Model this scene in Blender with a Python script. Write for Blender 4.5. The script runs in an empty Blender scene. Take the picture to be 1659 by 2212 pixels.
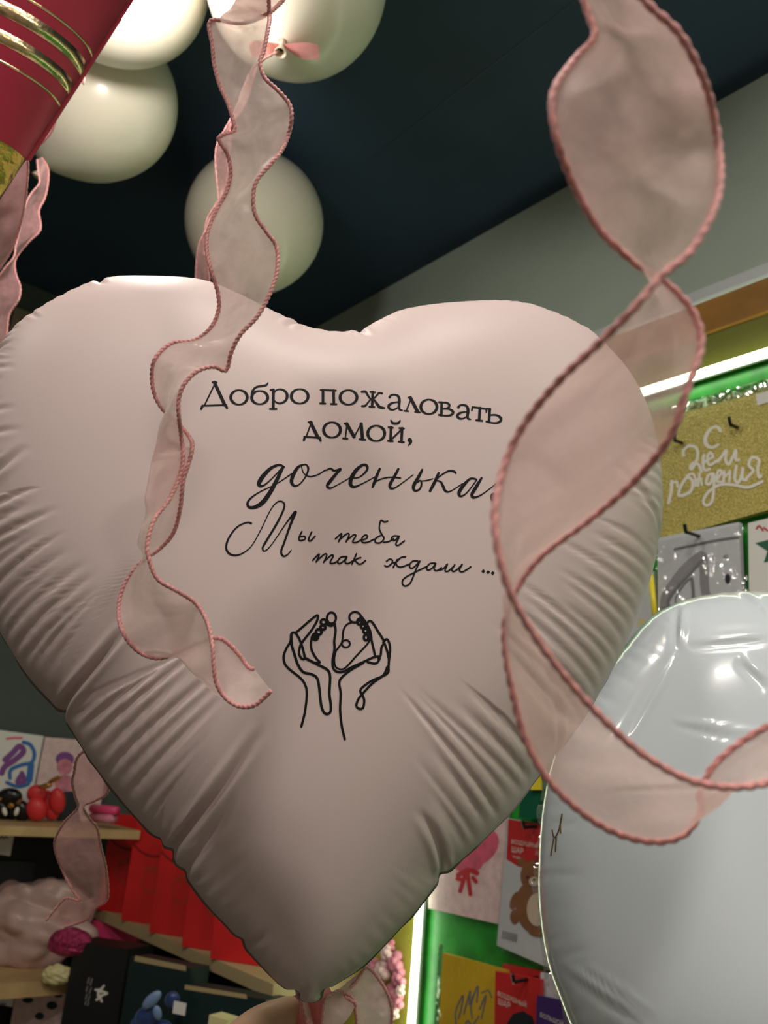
import bpy, bmesh, math, random
import numpy as np
from mathutils import Vector, Matrix
from mathutils.bvhtree import BVHTree
random.seed(7); RNG = np.random.RandomState(7)

# ------------------------------------------------------------------ camera
FPX, CX, CY = 1909.0, 829.5, 1106.0
CAMZ = 1.5
def _n(v): return v / np.linalg.norm(v)
def ray(x, y): return np.array([(x - CX) / FPX, -(y - CY) / FPX, -1.0])
_d1 = _n(ray(-784, 1533)); _d2 = _n(ray(3300, 1900))
_d3 = _n(np.cross(_d2, _d1)); _d2 = _n(np.cross(_d1, _d3))
ROT = np.array([_d2, _d1, _d3])
ORG = np.array([0, 0, CAMZ])
def W(x, y): return ROT @ ray(x, y)
def P(x, y, d): return ORG + W(x, y) * d                    # point at camera depth d
def onX(x, y, X): w = W(x, y); return ORG + w * (X / w[0])
def onY(x, y, Y): w = W(x, y); return ORG + w * (Y / w[1])
def dY(x, y, Y): return Y / W(x, y)[1]
def onZ(x, y, Z): w = W(x, y); return ORG + w * ((Z - CAMZ) / w[2])
def onPlane(x, y, c, n):
    w = W(x, y); return ORG + w * (np.dot(c - ORG, n) / np.dot(w, n))

scene = bpy.context.scene
cam_d = bpy.data.cameras.new('camera'); cam = bpy.data.objects.new('camera', cam_d)
scene.collection.objects.link(cam); scene.camera = cam
M4 = Matrix([list(ROT[0]) + [0], list(ROT[1]) + [0], list(ROT[2]) + [CAMZ], [0, 0, 0, 1]])
cam.matrix_world = M4
cam_d.sensor_fit = 'VERTICAL'; cam_d.sensor_height = 36.0; cam_d.lens = 36.0 * FPX / 2212.0
cam_d.clip_start = 0.02
cam_d.dof.use_dof = True; cam_d.dof.focus_distance = 0.545
cam_d.dof.aperture_fstop = cam_d.lens / 2.3

# ------------------------------------------------------------------ light, exposure
scene.view_settings.view_transform = 'Standard'; scene.view_settings.look = 'None'
scene.view_settings.gamma = 1.0; scene.view_settings.use_curve_mapping = False
scene.view_settings.exposure = 1.25
scene.cycles.max_bounces = 10; scene.cycles.transparent_max_bounces = 24
world = bpy.data.worlds.new('world'); scene.world = world; world.use_nodes = True
world.node_tree.nodes['Background'].inputs[0].default_value = (0.5, 0.5, 0.5, 1)
world.node_tree.nodes['Background'].inputs[1].default_value = 0.05
LAMP_COL = (1.0, 0.92, 0.83)
LAMPS = [  # x, y, radius, strength   (flush ceiling downlights behind and above the viewer)
    (0.10, 0.20, 0.11, 22), (-0.75, -0.15, 0.11, 36), (0.45, -0.75, 0.11, 34),
    (-0.85, 1.15, 0.11, 16), (-0.4, -1.5, 0.11, 46)]
PENDANT_STRENGTH = 40
LED_STRENGTH = 5
LED_COL = (0.88, 1.0, 0.74)

# ------------------------------------------------------------------ materials
def srgb(r, g, b):
    f = lambda c: ((c / 255) / 12.92) if c <= 10.3 else (((c / 255) + 0.055) / 1.055) ** 2.4
    return (f(r), f(g), f(b), 1)
def mat(name, col, rough=0.5, metal=0.0, noise=0.0, nscale=8, bump=0.0, bscale=40, coat=0.0, sheen=0.0, spec=0.5, sss=0.0):
    m = bpy.data.materials.new(name); m.use_nodes = True
    nt = m.node_tree; b = nt.nodes['Principled BSDF']
    b.inputs['Base Color'].default_value = col; b.inputs['Roughness'].default_value = rough
    b.inputs['Metallic'].default_value = metal; b.inputs['Coat Weight'].default_value = coat
    b.inputs['Sheen Weight'].default_value = sheen; b.inputs['Specular IOR Level'].default_value = spec
    if sss:
        b.inputs['Subsurface Weight'].default_value = sss; b.inputs['Subsurface Radius'].default_value = (0.02, 0.012, 0.008)
    tc = None
    if noise or bump:
        tc = nt.nodes.new('ShaderNodeTexCoord')
    if noise:
        n = nt.nodes.new('ShaderNodeTexNoise'); n.inputs['Scale'].default_value = nscale; n.inputs['Detail'].default_value = 4
        nt.links.new(tc.outputs['Object'], n.inputs['Vector'])
        r = nt.nodes.new('ShaderNodeValToRGB')
        r.color_ramp.elements[0].color = tuple(c * (1 - noise) for c in col[:3]) + (1,)
        r.color_ramp.elements[1].color = tuple(min(1, c * (1 + noise)) for c in col[:3]) + (1,)
        r.color_ramp.elements[0].position = 0.3; r.color_ramp.elements[1].position = 0.7
        nt.links.new(n.outputs['Fac'], r.inputs['Fac']); nt.links.new(r.outputs['Color'], b.inputs['Base Color'])
    if bump:
        n2 = nt.nodes.new('ShaderNodeTexNoise'); n2.inputs['Scale'].default_value = bscale; n2.inputs['Detail'].default_value = 5
        nt.links.new(tc.outputs['Object'], n2.inputs['Vector'])
        bp = nt.nodes.new('ShaderNodeBump'); bp.inputs['Strength'].default_value = bump; bp.inputs['Distance'].default_value = 0.01
        nt.links.new(n2.outputs['Fac'], bp.inputs['Height']); nt.links.new(bp.outputs['Normal'], b.inputs['Normal'])
    return m
def emis(name, col, strength):
    m = bpy.data.materials.new(name); m.use_nodes = True
    nt = m.node_tree; nt.nodes.clear()
    e = nt.nodes.new('ShaderNodeEmission'); o = nt.nodes.new('ShaderNodeOutputMaterial')
    e.inputs[0].default_value = tuple(col[:3]) + (1,); e.inputs[1].default_value = strength
    nt.links.new(e.outputs[0], o.inputs[0]); return m
def sheer(name, cloth, trans, opacity, gloss=0.25, rough=0.35, thread=900.0):
    """woven see-through fabric: part threads (diffuse, translucent, a little shine), part holes"""
    m = bpy.data.materials.new(name); m.use_nodes = True
    nt = m.node_tree; nt.nodes.clear(); N = nt.nodes.new; L = nt.links.new
    out = N('ShaderNodeOutputMaterial'); tr = N('ShaderNodeBsdfTransparent'); tr.inputs[0].default_value = trans
    df = N('ShaderNodeBsdfDiffuse'); df.inputs[0].default_value = cloth
    tl = N('ShaderNodeBsdfTranslucent'); tl.inputs[0].default_value = cloth
    gl = N('ShaderNodeBsdfGlossy'); gl.inputs[0].default_value = (1, 0.9, 0.87, 1); gl.inputs[1].default_value = rough
    a = N('ShaderNodeMixShader'); a.inputs[0].default_value = 0.5; L(df.outputs[0], a.inputs[1]); L(tl.outputs[0], a.inputs[2])
    b = N('ShaderNodeMixShader'); b.inputs[0].default_value = gloss; L(a.outputs[0], b.inputs[1]); L(gl.outputs[0], b.inputs[2])
    c = N('ShaderNodeMixShader'); L(tr.outputs[0], c.inputs[1]); L(b.outputs[0], c.inputs[2])
    uv = N('ShaderNodeUVMap')
    no = N('ShaderNodeTexNoise'); no.inputs['Scale'].default_value = 5; no.inputs['Detail'].default_value = 3
    L(uv.outputs[0], no.inputs['Vector'])
    mp = N('ShaderNodeMapRange'); mp.inputs[1].default_value = 0.35; mp.inputs[2].default_value = 0.65
    mp.inputs[3].default_value = opacity - 0.05; mp.inputs[4].default_value = opacity + 0.07
    L(no.outputs['Fac'], mp.inputs[0])
    wv = N('ShaderNodeTexWave'); wv.inputs['Scale'].default_value = thread / 20; wv.bands_direction = 'DIAGONAL'
    L(uv.outputs[0], wv.inputs['Vector'])
    mm = N('ShaderNodeMath'); mm.operation = 'MULTIPLY_ADD'; mm.inputs[1].default_value = 0.10
    L(wv.outputs['Fac'], mm.inputs[0]); L(mp.outputs[0], mm.inputs[2]); L(mm.outputs[0], c.inputs[0])
    sp = N('ShaderNodeTexNoise'); sp.inputs['Scale'].default_value = 260; sp.inputs['Detail'].default_value = 2
    L(uv.outputs[0], sp.inputs['Vector'])
    bp = N('ShaderNodeBump'); bp.inputs['Strength'].default_value = 0.8; bp.inputs['Distance'].default_value = 0.002
    L(sp.outputs['Fac'], bp.inputs['Height']); L(bp.outputs['Normal'], gl.inputs['Normal'])
    L(c.outputs[0], out.inputs[0]); return m
def film(name, op=0.1, tint=(1, 1, 1, 1)):
    m = bpy.data.materials.new(name); m.use_nodes = True
    nt = m.node_tree; nt.nodes.clear(); N = nt.nodes.new; L = nt.links.new
    out = N('ShaderNodeOutputMaterial'); tr = N('ShaderNodeBsdfTransparent'); tr.inputs[0].default_value = tint
    gl = N('ShaderNodeBsdfGlossy'); gl.inputs[1].default_value = 0.08
    no = N('ShaderNodeTexNoise'); no.inputs['Scale'].default_value = 18; no.inputs['Detail'].default_value = 3
    tc = N('ShaderNodeTexCoord'); L(tc.outputs['Object'], no.inputs['Vector'])
    bp = N('ShaderNodeBump'); bp.inputs['Strength'].default_value = 0.6; bp.inputs['Distance'].default_value = 0.03
    L(no.outputs['Fac'], bp.inputs['Height']); L(bp.outputs[0], gl.inputs['Normal'])
    mx = N('ShaderNodeMixShader'); mx.inputs[0].default_value = op
    L(tr.outputs[0], mx.inputs[1]); L(gl.outputs[0], mx.inputs[2]); L(mx.outputs[0], out.inputs[0]); return m

M = dict(
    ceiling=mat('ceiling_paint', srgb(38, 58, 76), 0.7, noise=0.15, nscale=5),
    wall=mat('grey_green_paint', srgb(180, 194, 180), 0.75, noise=0.05, nscale=4, bump=0.05, bscale=60),
    wallback=mat('pale_wall_paint', srgb(205, 198, 188), 0.8),
    floor=mat('floor_tile', srgb(105, 98, 92), 0.5, noise=0.1, nscale=3),
    crease=mat('ceiling_joint', srgb(70, 84, 96), 0.8),
    alu=mat('white_profile', srgb(205, 210, 210), 0.45),
    wood=mat('brown_board', srgb(150, 104, 40), 0.5, noise=0.25, nscale=14),
    olive=mat('olive_board', srgb(96, 96, 30), 0.5),
    green=mat('green_board', srgb(40, 150, 48), 0.35, noise=0.35, nscale=20),
    yellowboard=mat('yellow_board', srgb(178, 172, 70), 0.5),
    led=emis('led_glow', LED_COL, LED_STRENGTH),
    foil=mat('satin_pink_foil', srgb(208, 189, 187), 0.48, 0.0, spec=0.35),
    foilback=mat('seam_foil', srgb(150, 135, 128), 0.25, 0.5),
    ink=mat('black_ink', srgb(9, 13, 16), 0.65, spec=0.2),
    latex=mat('cream_latex', srgb(238, 230, 212), 0.28, sss=0.15, coat=0.1),
    latexknot=mat('latex_neck', srgb(214, 196, 172), 0.4),
    white=mat('white_foil', srgb(220, 229, 236), 0.18, 0.0, coat=0.7),
    whiteseam=film('clear_seam', 0.35),
    gold=mat('gold_foil', srgb(206, 158, 88), 0.2, 1.0, bump=0.35, bscale=90),
    goldstripe=mat('gold_stripe_foil', srgb(222, 196, 150), 0.22, 1.0, noise=0.25, nscale=120, bump=0.15, bscale=60),
    goldprint=mat('gold_print', srgb(150, 118, 50), 0.35, 0.6),
    redfoil=mat('red_metal_foil', srgb(168, 42, 66), 0.40, 0.45, noise=0.12, nscale=12, bump=0.04, bscale=16),
    rope=mat('rose_cord', srgb(214, 146, 144), 0.55, noise=0.3, nscale=500, sheen=0.3),
    skin=mat('skin', srgb(206, 168, 138), 0.5, noise=0.06, nscale=40, sss=0.15),
    nail=mat('nail', srgb(222, 178, 160), 0.3),
    glitter=None,
    woodpale=mat('pale_wood', srgb(190, 158, 110), 0.55, noise=0.12, nscale=20),
    dark=mat('dark_panel', srgb(26, 27, 32), 0.6),
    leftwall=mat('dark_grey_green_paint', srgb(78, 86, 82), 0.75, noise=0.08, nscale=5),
    paper=mat('white_paper', srgb(228, 226, 220), 0.6),
    greycard=mat('cool_white_card', srgb(206, 208, 212), 0.4),
    red=mat('red_envelope_paper', srgb(200, 22, 24), 0.5, noise=0.08, nscale=15),
    emblem=mat('dull_gold_red', srgb(176, 46, 22), 0.45),
    redline=mat('dark_red_fold', srgb(120, 8, 12), 0.6),
    redcard=mat('red_card', srgb(200, 44, 46), 0.4),
    black=mat('black_card', srgb(24, 24, 27), 0.5),
    blackgloss=mat('black_gloss', srgb(14, 14, 18), 0.25),
    dgreen=mat('dark_green_card', srgb(22, 44, 44), 0.5),
    kraft=mat('kraft_strip', srgb(184, 164, 122), 0.6),
    blue=mat('blue_satin', srgb(34, 60, 118), 0.3, sheen=0.3),
    bluepale=mat('pale_blue_satin', srgb(120, 146, 190), 0.3, sheen=0.3),
    pinkfloral=mat('pale_pink_card', srgb(226, 196, 196), 0.5, noise=0.14, nscale=60),
    pinkpale=mat('pale_pink_film', srgb(196, 164, 158), 0.35, noise=0.1, nscale=10, bump=0.5, bscale=14),
    pinkhot=mat('hot_pink', srgb(226, 70, 120), 0.4),
    pinkseq=mat('pink_sequin', srgb(190, 60, 110), 0.25, 0.6, noise=0.5, nscale=120, bump=0.8, bscale=160),
    redbow=mat('red_satin', srgb(216, 52, 56), 0.45),
    purple=mat('purple_card', srgb(70, 44, 110), 0.4),
    purplelight=mat('violet_print', srgb(128, 70, 140), 0.5),
    blueprint=mat('blue_print', srgb(50, 110, 180), 0.5),
    yellow=mat('yellow_card', srgb(226, 186, 40), 0.35, noise=0.06, nscale=10, coat=0.4),
    yellowtube=mat('yellow_plastic', srgb(240, 220, 60), 0.3),
    cream=mat('cream_tissue', srgb(214, 204, 150), 0.7, bump=0.4, bscale=30),
    greyfoil=mat('silver_foil_print', srgb(156, 152, 156), 0.35, 0.1),
    greydark=mat('grey_print', srgb(120, 118, 122), 0.5),
    bear=mat('brown_print', srgb(140, 92, 58), 0.6, noise=0.15, nscale=30),
    bearbelly=mat('beige_print', srgb(214, 196, 172), 0.6),
    navy=mat('navy_print', srgb(34, 36, 48), 0.5),
    emerald=mat('emerald_print', srgb(20, 92, 66), 0.35),
    rosered=mat('rose_print', srgb(214, 92, 120), 0.5, noise=0.2, nscale=60),
    redprint=mat('red_print', srgb(190, 40, 50), 0.5),
    flower=mat('pink_petals', srgb(206, 128, 146), 0.6, noise=0.25, nscale=80),
    flowerpale=mat('pale_petals', srgb(228, 196, 190), 0.6, noise=0.15, nscale=80),
    whiteprint=mat('white_print', srgb(236, 232, 220), 0.5),
    beigeframe=mat('beige_frame', srgb(150, 132, 118), 0.6),
    film=film('cellophane', 0.05),
    filmedge=film('cellophane_edge', 0.45, (0.9, 1, 0.92, 1)),
    ribbon=sheer('pink_organza', srgb(255, 232, 228), (1.0, 0.93, 0.92, 1), 0.72, 0.22, 0.24),
    ribbontie=sheer('pink_tie', srgb(240, 150, 150), (0.96, 0.86, 0.86, 1), 0.92, 0.1),
    ribbonnear=sheer('pink_organza_near', srgb(255, 220, 214), (0.99, 0.92, 0.91, 1), 0.58, 0.16),
    ribbonfar=sheer('pink_organza_far', srgb(236, 180, 182), (0.96, 0.86, 0.86, 1), 0.55, 0.12),
)
def glitter_mat():
    m = mat('gold_glitter', srgb(190, 172, 92), 0.4, 0.2)
    nt = m.node_tree; b = nt.nodes['Principled BSDF']; tc = nt.nodes.new('ShaderNodeTexCoord')
    v = nt.nodes.new('ShaderNodeTexNoise'); v.inputs['Scale'].default_value = 420; v.inputs['Detail'].default_value = 4
    nt.links.new(tc.outputs['Object'], v.inputs['Vector'])
    r = nt.nodes.new('ShaderNodeValToRGB'); r.color_ramp.elements[0].position = 0.36; r.color_ramp.elements[1].position = 0.68
    r.color_ramp.elements[0].color = srgb(168, 150, 70); r.color_ramp.elements[1].color = srgb(222, 206, 118)
    nt.links.new(v.outputs['Fac'], r.inputs['Fac']); nt.links.new(r.outputs['Color'], b.inputs['Base Color'])
    bp = nt.nodes.new('ShaderNodeBump'); bp.inputs['Strength'].default_value = 0.7; bp.inputs['Distance'].default_value = 0.003
    nt.links.new(v.outputs['Fac'], bp.inputs['Height']); nt.links.new(bp.outputs[0], b.inputs['Normal'])
    return m
M['glitter'] = glitter_mat()

# ------------------------------------------------------------------ mesh helpers
def mesh_obj(name, verts, faces, m, parent=None, smooth=True, uvs=None):
    me = bpy.data.meshes.new(name)
    me.from_pydata([tuple(map(float, v)) for v in verts], [], [tuple(int(i) for i in f) for f in faces]); me.update()
    if smooth: me.polygons.foreach_set('use_smooth', [True] * len(me.polygons))
    if uvs is not None:
        ul = me.uv_layers.new(name='UVMap')
        li = np.zeros(len(me.loops), dtype=np.int32); me.loops.foreach_get('vertex_index', li)
        ul.data.foreach_set('uv', np.asarray(uvs, dtype=np.float32)[li].ravel())
    me.materials.append(m)
    o = bpy.data.objects.new(name, me); scene.collection.objects.link(o)
    if parent is not None:
        o.parent = parent; o.matrix_parent_inverse = parent.matrix_world.inverted()
    return o
def bm_obj(name, bm, m, parent=None, smooth=False):
    me = bpy.data.meshes.new(name); bmesh.ops.recalc_face_normals(bm, faces=bm.faces[:]); bm.to_mesh(me); bm.free()
    if smooth: me.polygons.foreach_set('use_smooth', [True] * len(me.polygons))
    me.materials.append(m)
    o = bpy.data.objects.new(name, me); scene.collection.objects.link(o)
    if parent is not None:
        o.parent = parent; o.matrix_parent_inverse = parent.matrix_world.inverted()
    return o
def tag(o, label, cat, group=None, kind=None):
    o['label'] = label; o['category'] = cat
    if group: o['group'] = group
    if kind: o['kind'] = kind
    return o
def empty(name, loc, label, cat, group=None):
    o = bpy.data.objects.new(name, None); scene.collection.objects.link(o); o.empty_display_size = 0.02
    o.location = tuple(loc); bpy.context.view_layer.update()
    return tag(o, label, cat, group)
def struct(o): o['kind'] = 'structure'; return o
def box(name, lo, hi, m, parent=None, bevel=0.0):
    bm = bmesh.new(); bmesh.ops.create_cube(bm, size=1)
    for v in bm.verts:
        for k in range(3): v.co[k] = lo[k] if v.co[k] < 0 else hi[k]
    if bevel: bmesh.ops.bevel(bm, geom=bm.edges[:], offset=bevel, segments=2, affect='EDGES')
    return bm_obj(name, bm, m, parent)
def cr(pts, n=8, closed=False):
    """Catmull-Rom through pts (any dimension), n samples a span"""
    p = np.asarray(pts, float); out = []; K = len(p)
    if K == 1: return p
    rng = range(K) if closed else range(K - 1)
    g = (lambda i: p[i % K]) if closed else (lambda i: p[min(max(i, 0), K - 1)])
    for i in rng:
        a, b, c, d = g(i - 1), g(i), g(i + 1), g(i + 2)
        for t in np.linspace(0, 1, n, endpoint=False):
            out.append(0.5 * (2 * b + (c - a) * t + (2 * a - 5 * b + 4 * c - d) * t * t + (3 * b - a - 3 * c + d) * t ** 3))
    if not closed: out.append(p[-1])
    return np.array(out)
def resample(pts, step, closed=False):
    p = np.asarray(pts, float)
    if closed: p = np.vstack([p, p[:1]])
    s = np.r_[0, np.cumsum(np.linalg.norm(np.diff(p[:, :3] if p.shape[1] > 3 else p, axis=0), axis=1))]
    n = max(2, int(round(s[-1] / step)) + 1); t = np.linspace(0, s[-1], n)
    q = np.column_stack([np.interp(t, s, p[:, k]) for k in range(p.shape[1])])
    return q[:-1] if closed else q
def tube_data(pts, r, sides=10, twist=None, lobes=0.0, caps=True, closed=False):
    p = np.asarray(pts, float); n = len(p); r = np.broadcast_to(np.asarray(r, float), (n,))
    T = np.gradient(p, axis=0); T /= np.maximum(np.linalg.norm(T, axis=1), 1e-12)[:, None]
    ref = np.array([0, 0, 1.0]) if abs(T[0][2]) < 0.9 else np.array([1.0, 0, 0])
    u = np.cross(T[0], ref); u /= np.linalg.norm(u); V = []; F = []
    s = np.r_[0, np.cumsum(np.linalg.norm(np.diff(p, axis=0), axis=1))]
    for i in range(n):
        u = u - T[i] * np.dot(u, T[i]); u /= max(np.linalg.norm(u), 1e-12); w = np.cross(T[i], u)
        for k in range(sides):
            a = 2 * math.pi * k / sides; rr = r[i]
            if twist: rr = r[i] * (1 - lobes + lobes * abs(math.cos(a - math.pi * s[i] / twist)) * 1.4)
            V.append(p[i] + rr * (math.cos(a) * u + math.sin(a) * w))
    for i in range(n - 1):
        for k in range(sides):
            a = i * sides + k; b = i * sides + (k + 1) % sides
            F.append((a, b, b + sides, a + sides))
    if caps: F.append(tuple(range(sides))[::-1]); F.append(tuple((n - 1) * sides + k for k in range(sides)))
    return V, F
def tube(name, pts, r, m, parent=None, sides=10, **kw):
    V, F = tube_data(pts, r, sides, **kw); return mesh_obj(name, V, F, m, parent)
def lathe_data(profile, axis_o, axis, seg=40):
    """profile: (radius, height) along axis"""
    a = _n(np.asarray(axis, float)); ref = np.array([1.0, 0, 0]) if abs(a[0]) < 0.8 else np.array([0, 1.0, 0])
    u = _n(np.cross(a, ref)); w = np.cross(a, u); V = []; F = []
    for (r, h) in profile:
        for k in range(seg):
            t = 2 * math.pi * k / seg; V.append(np.asarray(axis_o) + a * h + r * (math.cos(t) * u + math.sin(t) * w))
    for i in range(len(profile) - 1):
        for k in range(seg):
            x = i * seg + k; y = i * seg + (k + 1) % seg; F.append((x, y, y + seg, x + seg))
    return V, F
def lathe(name, profile, o, axis, m, parent=None, seg=40):
    V, F = lathe_data(profile, o, axis, seg); return mesh_obj(name, V, F, m, parent)

def stroke_data(strokes, proj, step=2.2, lift=1.0):
    """pen strokes given as (x, y, width) lists, laid on a surface by proj(x, y) -> point"""
    V = []; F = []
    for si, st in enumerate(strokes):
        closed = isinstance(st, tuple) and st[0] == 'o'
        if closed: q = cr(st[1], 10, True); q = np.vstack([q, q[:1]])
        elif isinstance(st, tuple) and st[0] == 'l': q = np.array(st[1], float)
        else: q = cr(st, 10)
        s = np.r_[0, np.cumsum(np.linalg.norm(np.diff(q[:, :2], axis=0), axis=1))]
        n = max(2, int(s[-1] / step) + 1); t = np.linspace(0, s[-1], n)
        q = np.column_stack([np.interp(t, s, q[:, k]) for k in range(3)])
        if closed: T = np.gradient(np.vstack([q[-2:-1], q, q[1:2]])[:, :2], axis=0)[1:-1]
        else: T = np.gradient(q[:, :2], axis=0)
        T /= np.maximum(np.linalg.norm(T, axis=1), 1e-9)[:, None]; Nn = np.column_stack([-T[:, 1], T[:, 0]])
        rows = []
        if not closed:
            for a in (math.radians(70), math.radians(35)):
                rows.append((q[0, :2] - T[0] * q[0, 2] / 2 * math.sin(a), Nn[0], q[0, 2] * math.cos(a)))
        for i in range(n): rows.append((q[i, :2], Nn[i], q[i, 2]))
        if not closed:
            for a in (math.radians(35), math.radians(70)):
                rows.append((q[-1, :2] + T[-1] * q[-1, 2] / 2 * math.sin(a), Nn[-1], q[-1, 2] * math.cos(a)))
        base = len(V)
        for (c, nn, w) in rows:
            for k in (-0.5, 0.0, 0.5):
                p_ = proj(*(c + nn * w * k))
                V.append(p_ + (ORG - p_) / np.linalg.norm(ORG - p_) * lift * (3e-5 * si + 1.2e-6 * (len(V) - base)))
        for i in range(len(rows) - 1):
            for k in (0, 1):
                a = base + i * 3 + k; F.append((a, a + 1, a + 4, a + 3))
    return V, F
def fill_data(polys, proj):
    V = []; F = []
    for po in polys:
        c = np.mean(np.asarray(po, float), axis=0); b = len(V); k = len(F) and 0.00025 * (len([0 for f in F if f[0] != f[1]]) // max(1, len(po)))
        lift = lambda p: p + (ORG - p) / np.linalg.norm(ORG - p) * k
        V.append(lift(proj(*c)))
        for q in po: V.append(lift(proj(*q)))
        n = len(po)
        for i in range(n): F.append((b, b + 1 + i, b + 1 + (i + 1) % n))
    return V, F
def ell(cx, cy, rx, ry, n=24, rot=0.0):
    c, s = math.cos(rot), math.sin(rot)
    return [(cx + rx * math.cos(a) * c - ry * math.sin(a) * s, cy + rx * math.cos(a) * s + ry * math.sin(a) * c)
            for a in np.linspace(0, 2 * math.pi, n, endpoint=False)]
def ring(cx, cy, rx, ry, thick, thin, n=16):
    return ('o', [(cx + rx * math.cos(a), cy + ry * math.sin(a), thin + (thick - thin) * abs(math.cos(a)) ** 1.3)
                  for a in np.linspace(0, 2 * math.pi, n, endpoint=False)])
def crop(strokes, ox, oy, sc):
    out = []
    for st in strokes:
        if isinstance(st, tuple): out.append((st[0], [(ox + x / sc, oy + y / sc, w / sc) for (x, y, w) in st[1]]))
        else: out.append([(ox + x / sc, oy + y / sc, w / sc) for (x, y, w) in st])
    return out
def pen(w, *pts): return [(x, y, w) for (x, y) in pts]
def lin(w, *pts): return ('l', [(x, y, w) for (x, y) in pts])

# ------------------------------------------------------------------ room
XW, YW, ZC = 1.21, 2.33, 2.70
XB, YB = -2.4, -2.8
struct(box('floor', (XB, YB, -0.1), (XW + 0.1, YW + 0.1, 0), M['floor']))
struct(box('ceiling', (XB, YB, ZC), (XW + 0.1, YW + 0.1, ZC + 0.1), M['ceiling']))
struct(box('wall_right', (XW, YB, 0), (XW + 0.1, YW + 0.1, ZC), M['wall']))
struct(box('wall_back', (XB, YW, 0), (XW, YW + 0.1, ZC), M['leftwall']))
struct(box('wall_left', (XB - 0.1, YB - 0.1, 0), (XB, YW + 0.1, ZC), M['wallback']))
struct(box('wall_front', (XB, YB - 0.1, 0), (XW + 0.1, YB, ZC), M['wallback']))
struct(tube('trim_1', [onZ(800, 343, ZC - 0.0002), onZ(1290, -35, ZC - 0.0002)], 0.0014, M['crease'], sides=6))
# profiles of the right wall display panel: metal strip, brown board, olive board, green field
RZ = lambda px, py: onX(px, py, XW)[2]
struct(box('trim_2', (XW - 0.035, -1.2, CAMZ + 0.792), (XW, 1.34, CAMZ + 0.815), M['alu'], bevel=0.002))
struct(box('trim_3', (XW - 0.028, -1.2, CAMZ + 0.735), (XW, 1.34, CAMZ + 0.792), M['wood']))
panel = empty('display_board', (XW, 1.0, CAMZ + 0.1), 'glossy green and olive display board fixed to the wall right of the heart balloon', 'display board')
box('olive_band', (XW - 0.02, -1.2, CAMZ + 0.672), (XW - 0.001, 1.29, CAMZ + 0.735), M['olive'], panel)
box('green_field', (XW - 0.014, -1.2, CAMZ - 1.0), (XW - 0.001, 1.29, CAMZ + 0.672), M['green'], panel)
box('yellow_field', (XW - 0.016, 1.29, CAMZ - 1.0), (XW - 0.001, 1.62, CAMZ + 0.735), M['yellowboard'], panel)

# LED strips
def led(name, a, b, label):
    root = empty(name, a, label, 'led strip', 'led strips on the display board')
    a = np.asarray(a, float); b = np.asarray(b, float)
    tube('light_tube', [a, b], 0.0068, M['led'], root, sides=12)
    d = np.array([0.008, 0, 0])
    tube('channel', [a + d, b + d], 0.0075, M['alu'], root, sides=8)
    return root
led('led_strip', (XW - 0.033, -1.2, CAMZ + 0.662), (XW - 0.033, 1.31, CAMZ + 0.662), 'glowing white-green led strip running along the top of the green board')
led('led_strip', (XW - 0.033, 1.288, CAMZ - 1.0), (XW - 0.033, 1.288, CAMZ + 0.645), 'upright glowing led strip between the pink flower card and the yellow packet')

# ceiling lamps
def downlight(x, y, r, s):
    root = empty('ceiling_lamp', (x, y, ZC), 'round flush ceiling lamp above the viewer', 'ceiling lamp', 'flush ceiling lamps behind the viewer')
    lathe('housing', [(r * 1.15, 0), (r * 1.15, -0.02), (r, -0.024), (r, -0.004)], (x, y, ZC), (0, 0, 1), M['alu'], root)
    V, F = lathe_data([(r, -0.021), (r * 0.5, -0.0225), (0.001, -0.023)], (x, y, ZC), (0, 0, 1), 32)
    mesh_obj('diffuser', V, F, emis('lamp_glow', LAMP_COL, s), root)
for l in LAMPS: downlight(*l)
def pendant():
    c = P(268, -30, 1.06)
    root = empty('pendant_lamp', c, 'glowing white lamp hanging in front of the cream balloon beside the red tube', 'lamp')
    prof = [(0.001, -0.026), (0.02, -0.024), (0.036, -0.016), (0.044, 0.0), (0.040, 0.014), (0.026, 0.024), (0.008, 0.03)]
    V, F = lathe_data(prof, c, (0, 0, 1), 40); mesh_obj('glass_globe', V, F, emis('globe_glow', (1, 0.95, 0.86), PENDANT_STRENGTH), root)
    tube('cord', [c + [0, 0, 0.028], (c[0], c[1], ZC - 0.002)], 0.003, M['black'], root, sides=8)
    lathe('ceiling_rose', [(0.001, -0.02), (0.03, -0.018), (0.035, 0)], (c[0], c[1], ZC), (0, 0, 1), M['black'], root)
pendant()

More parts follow.
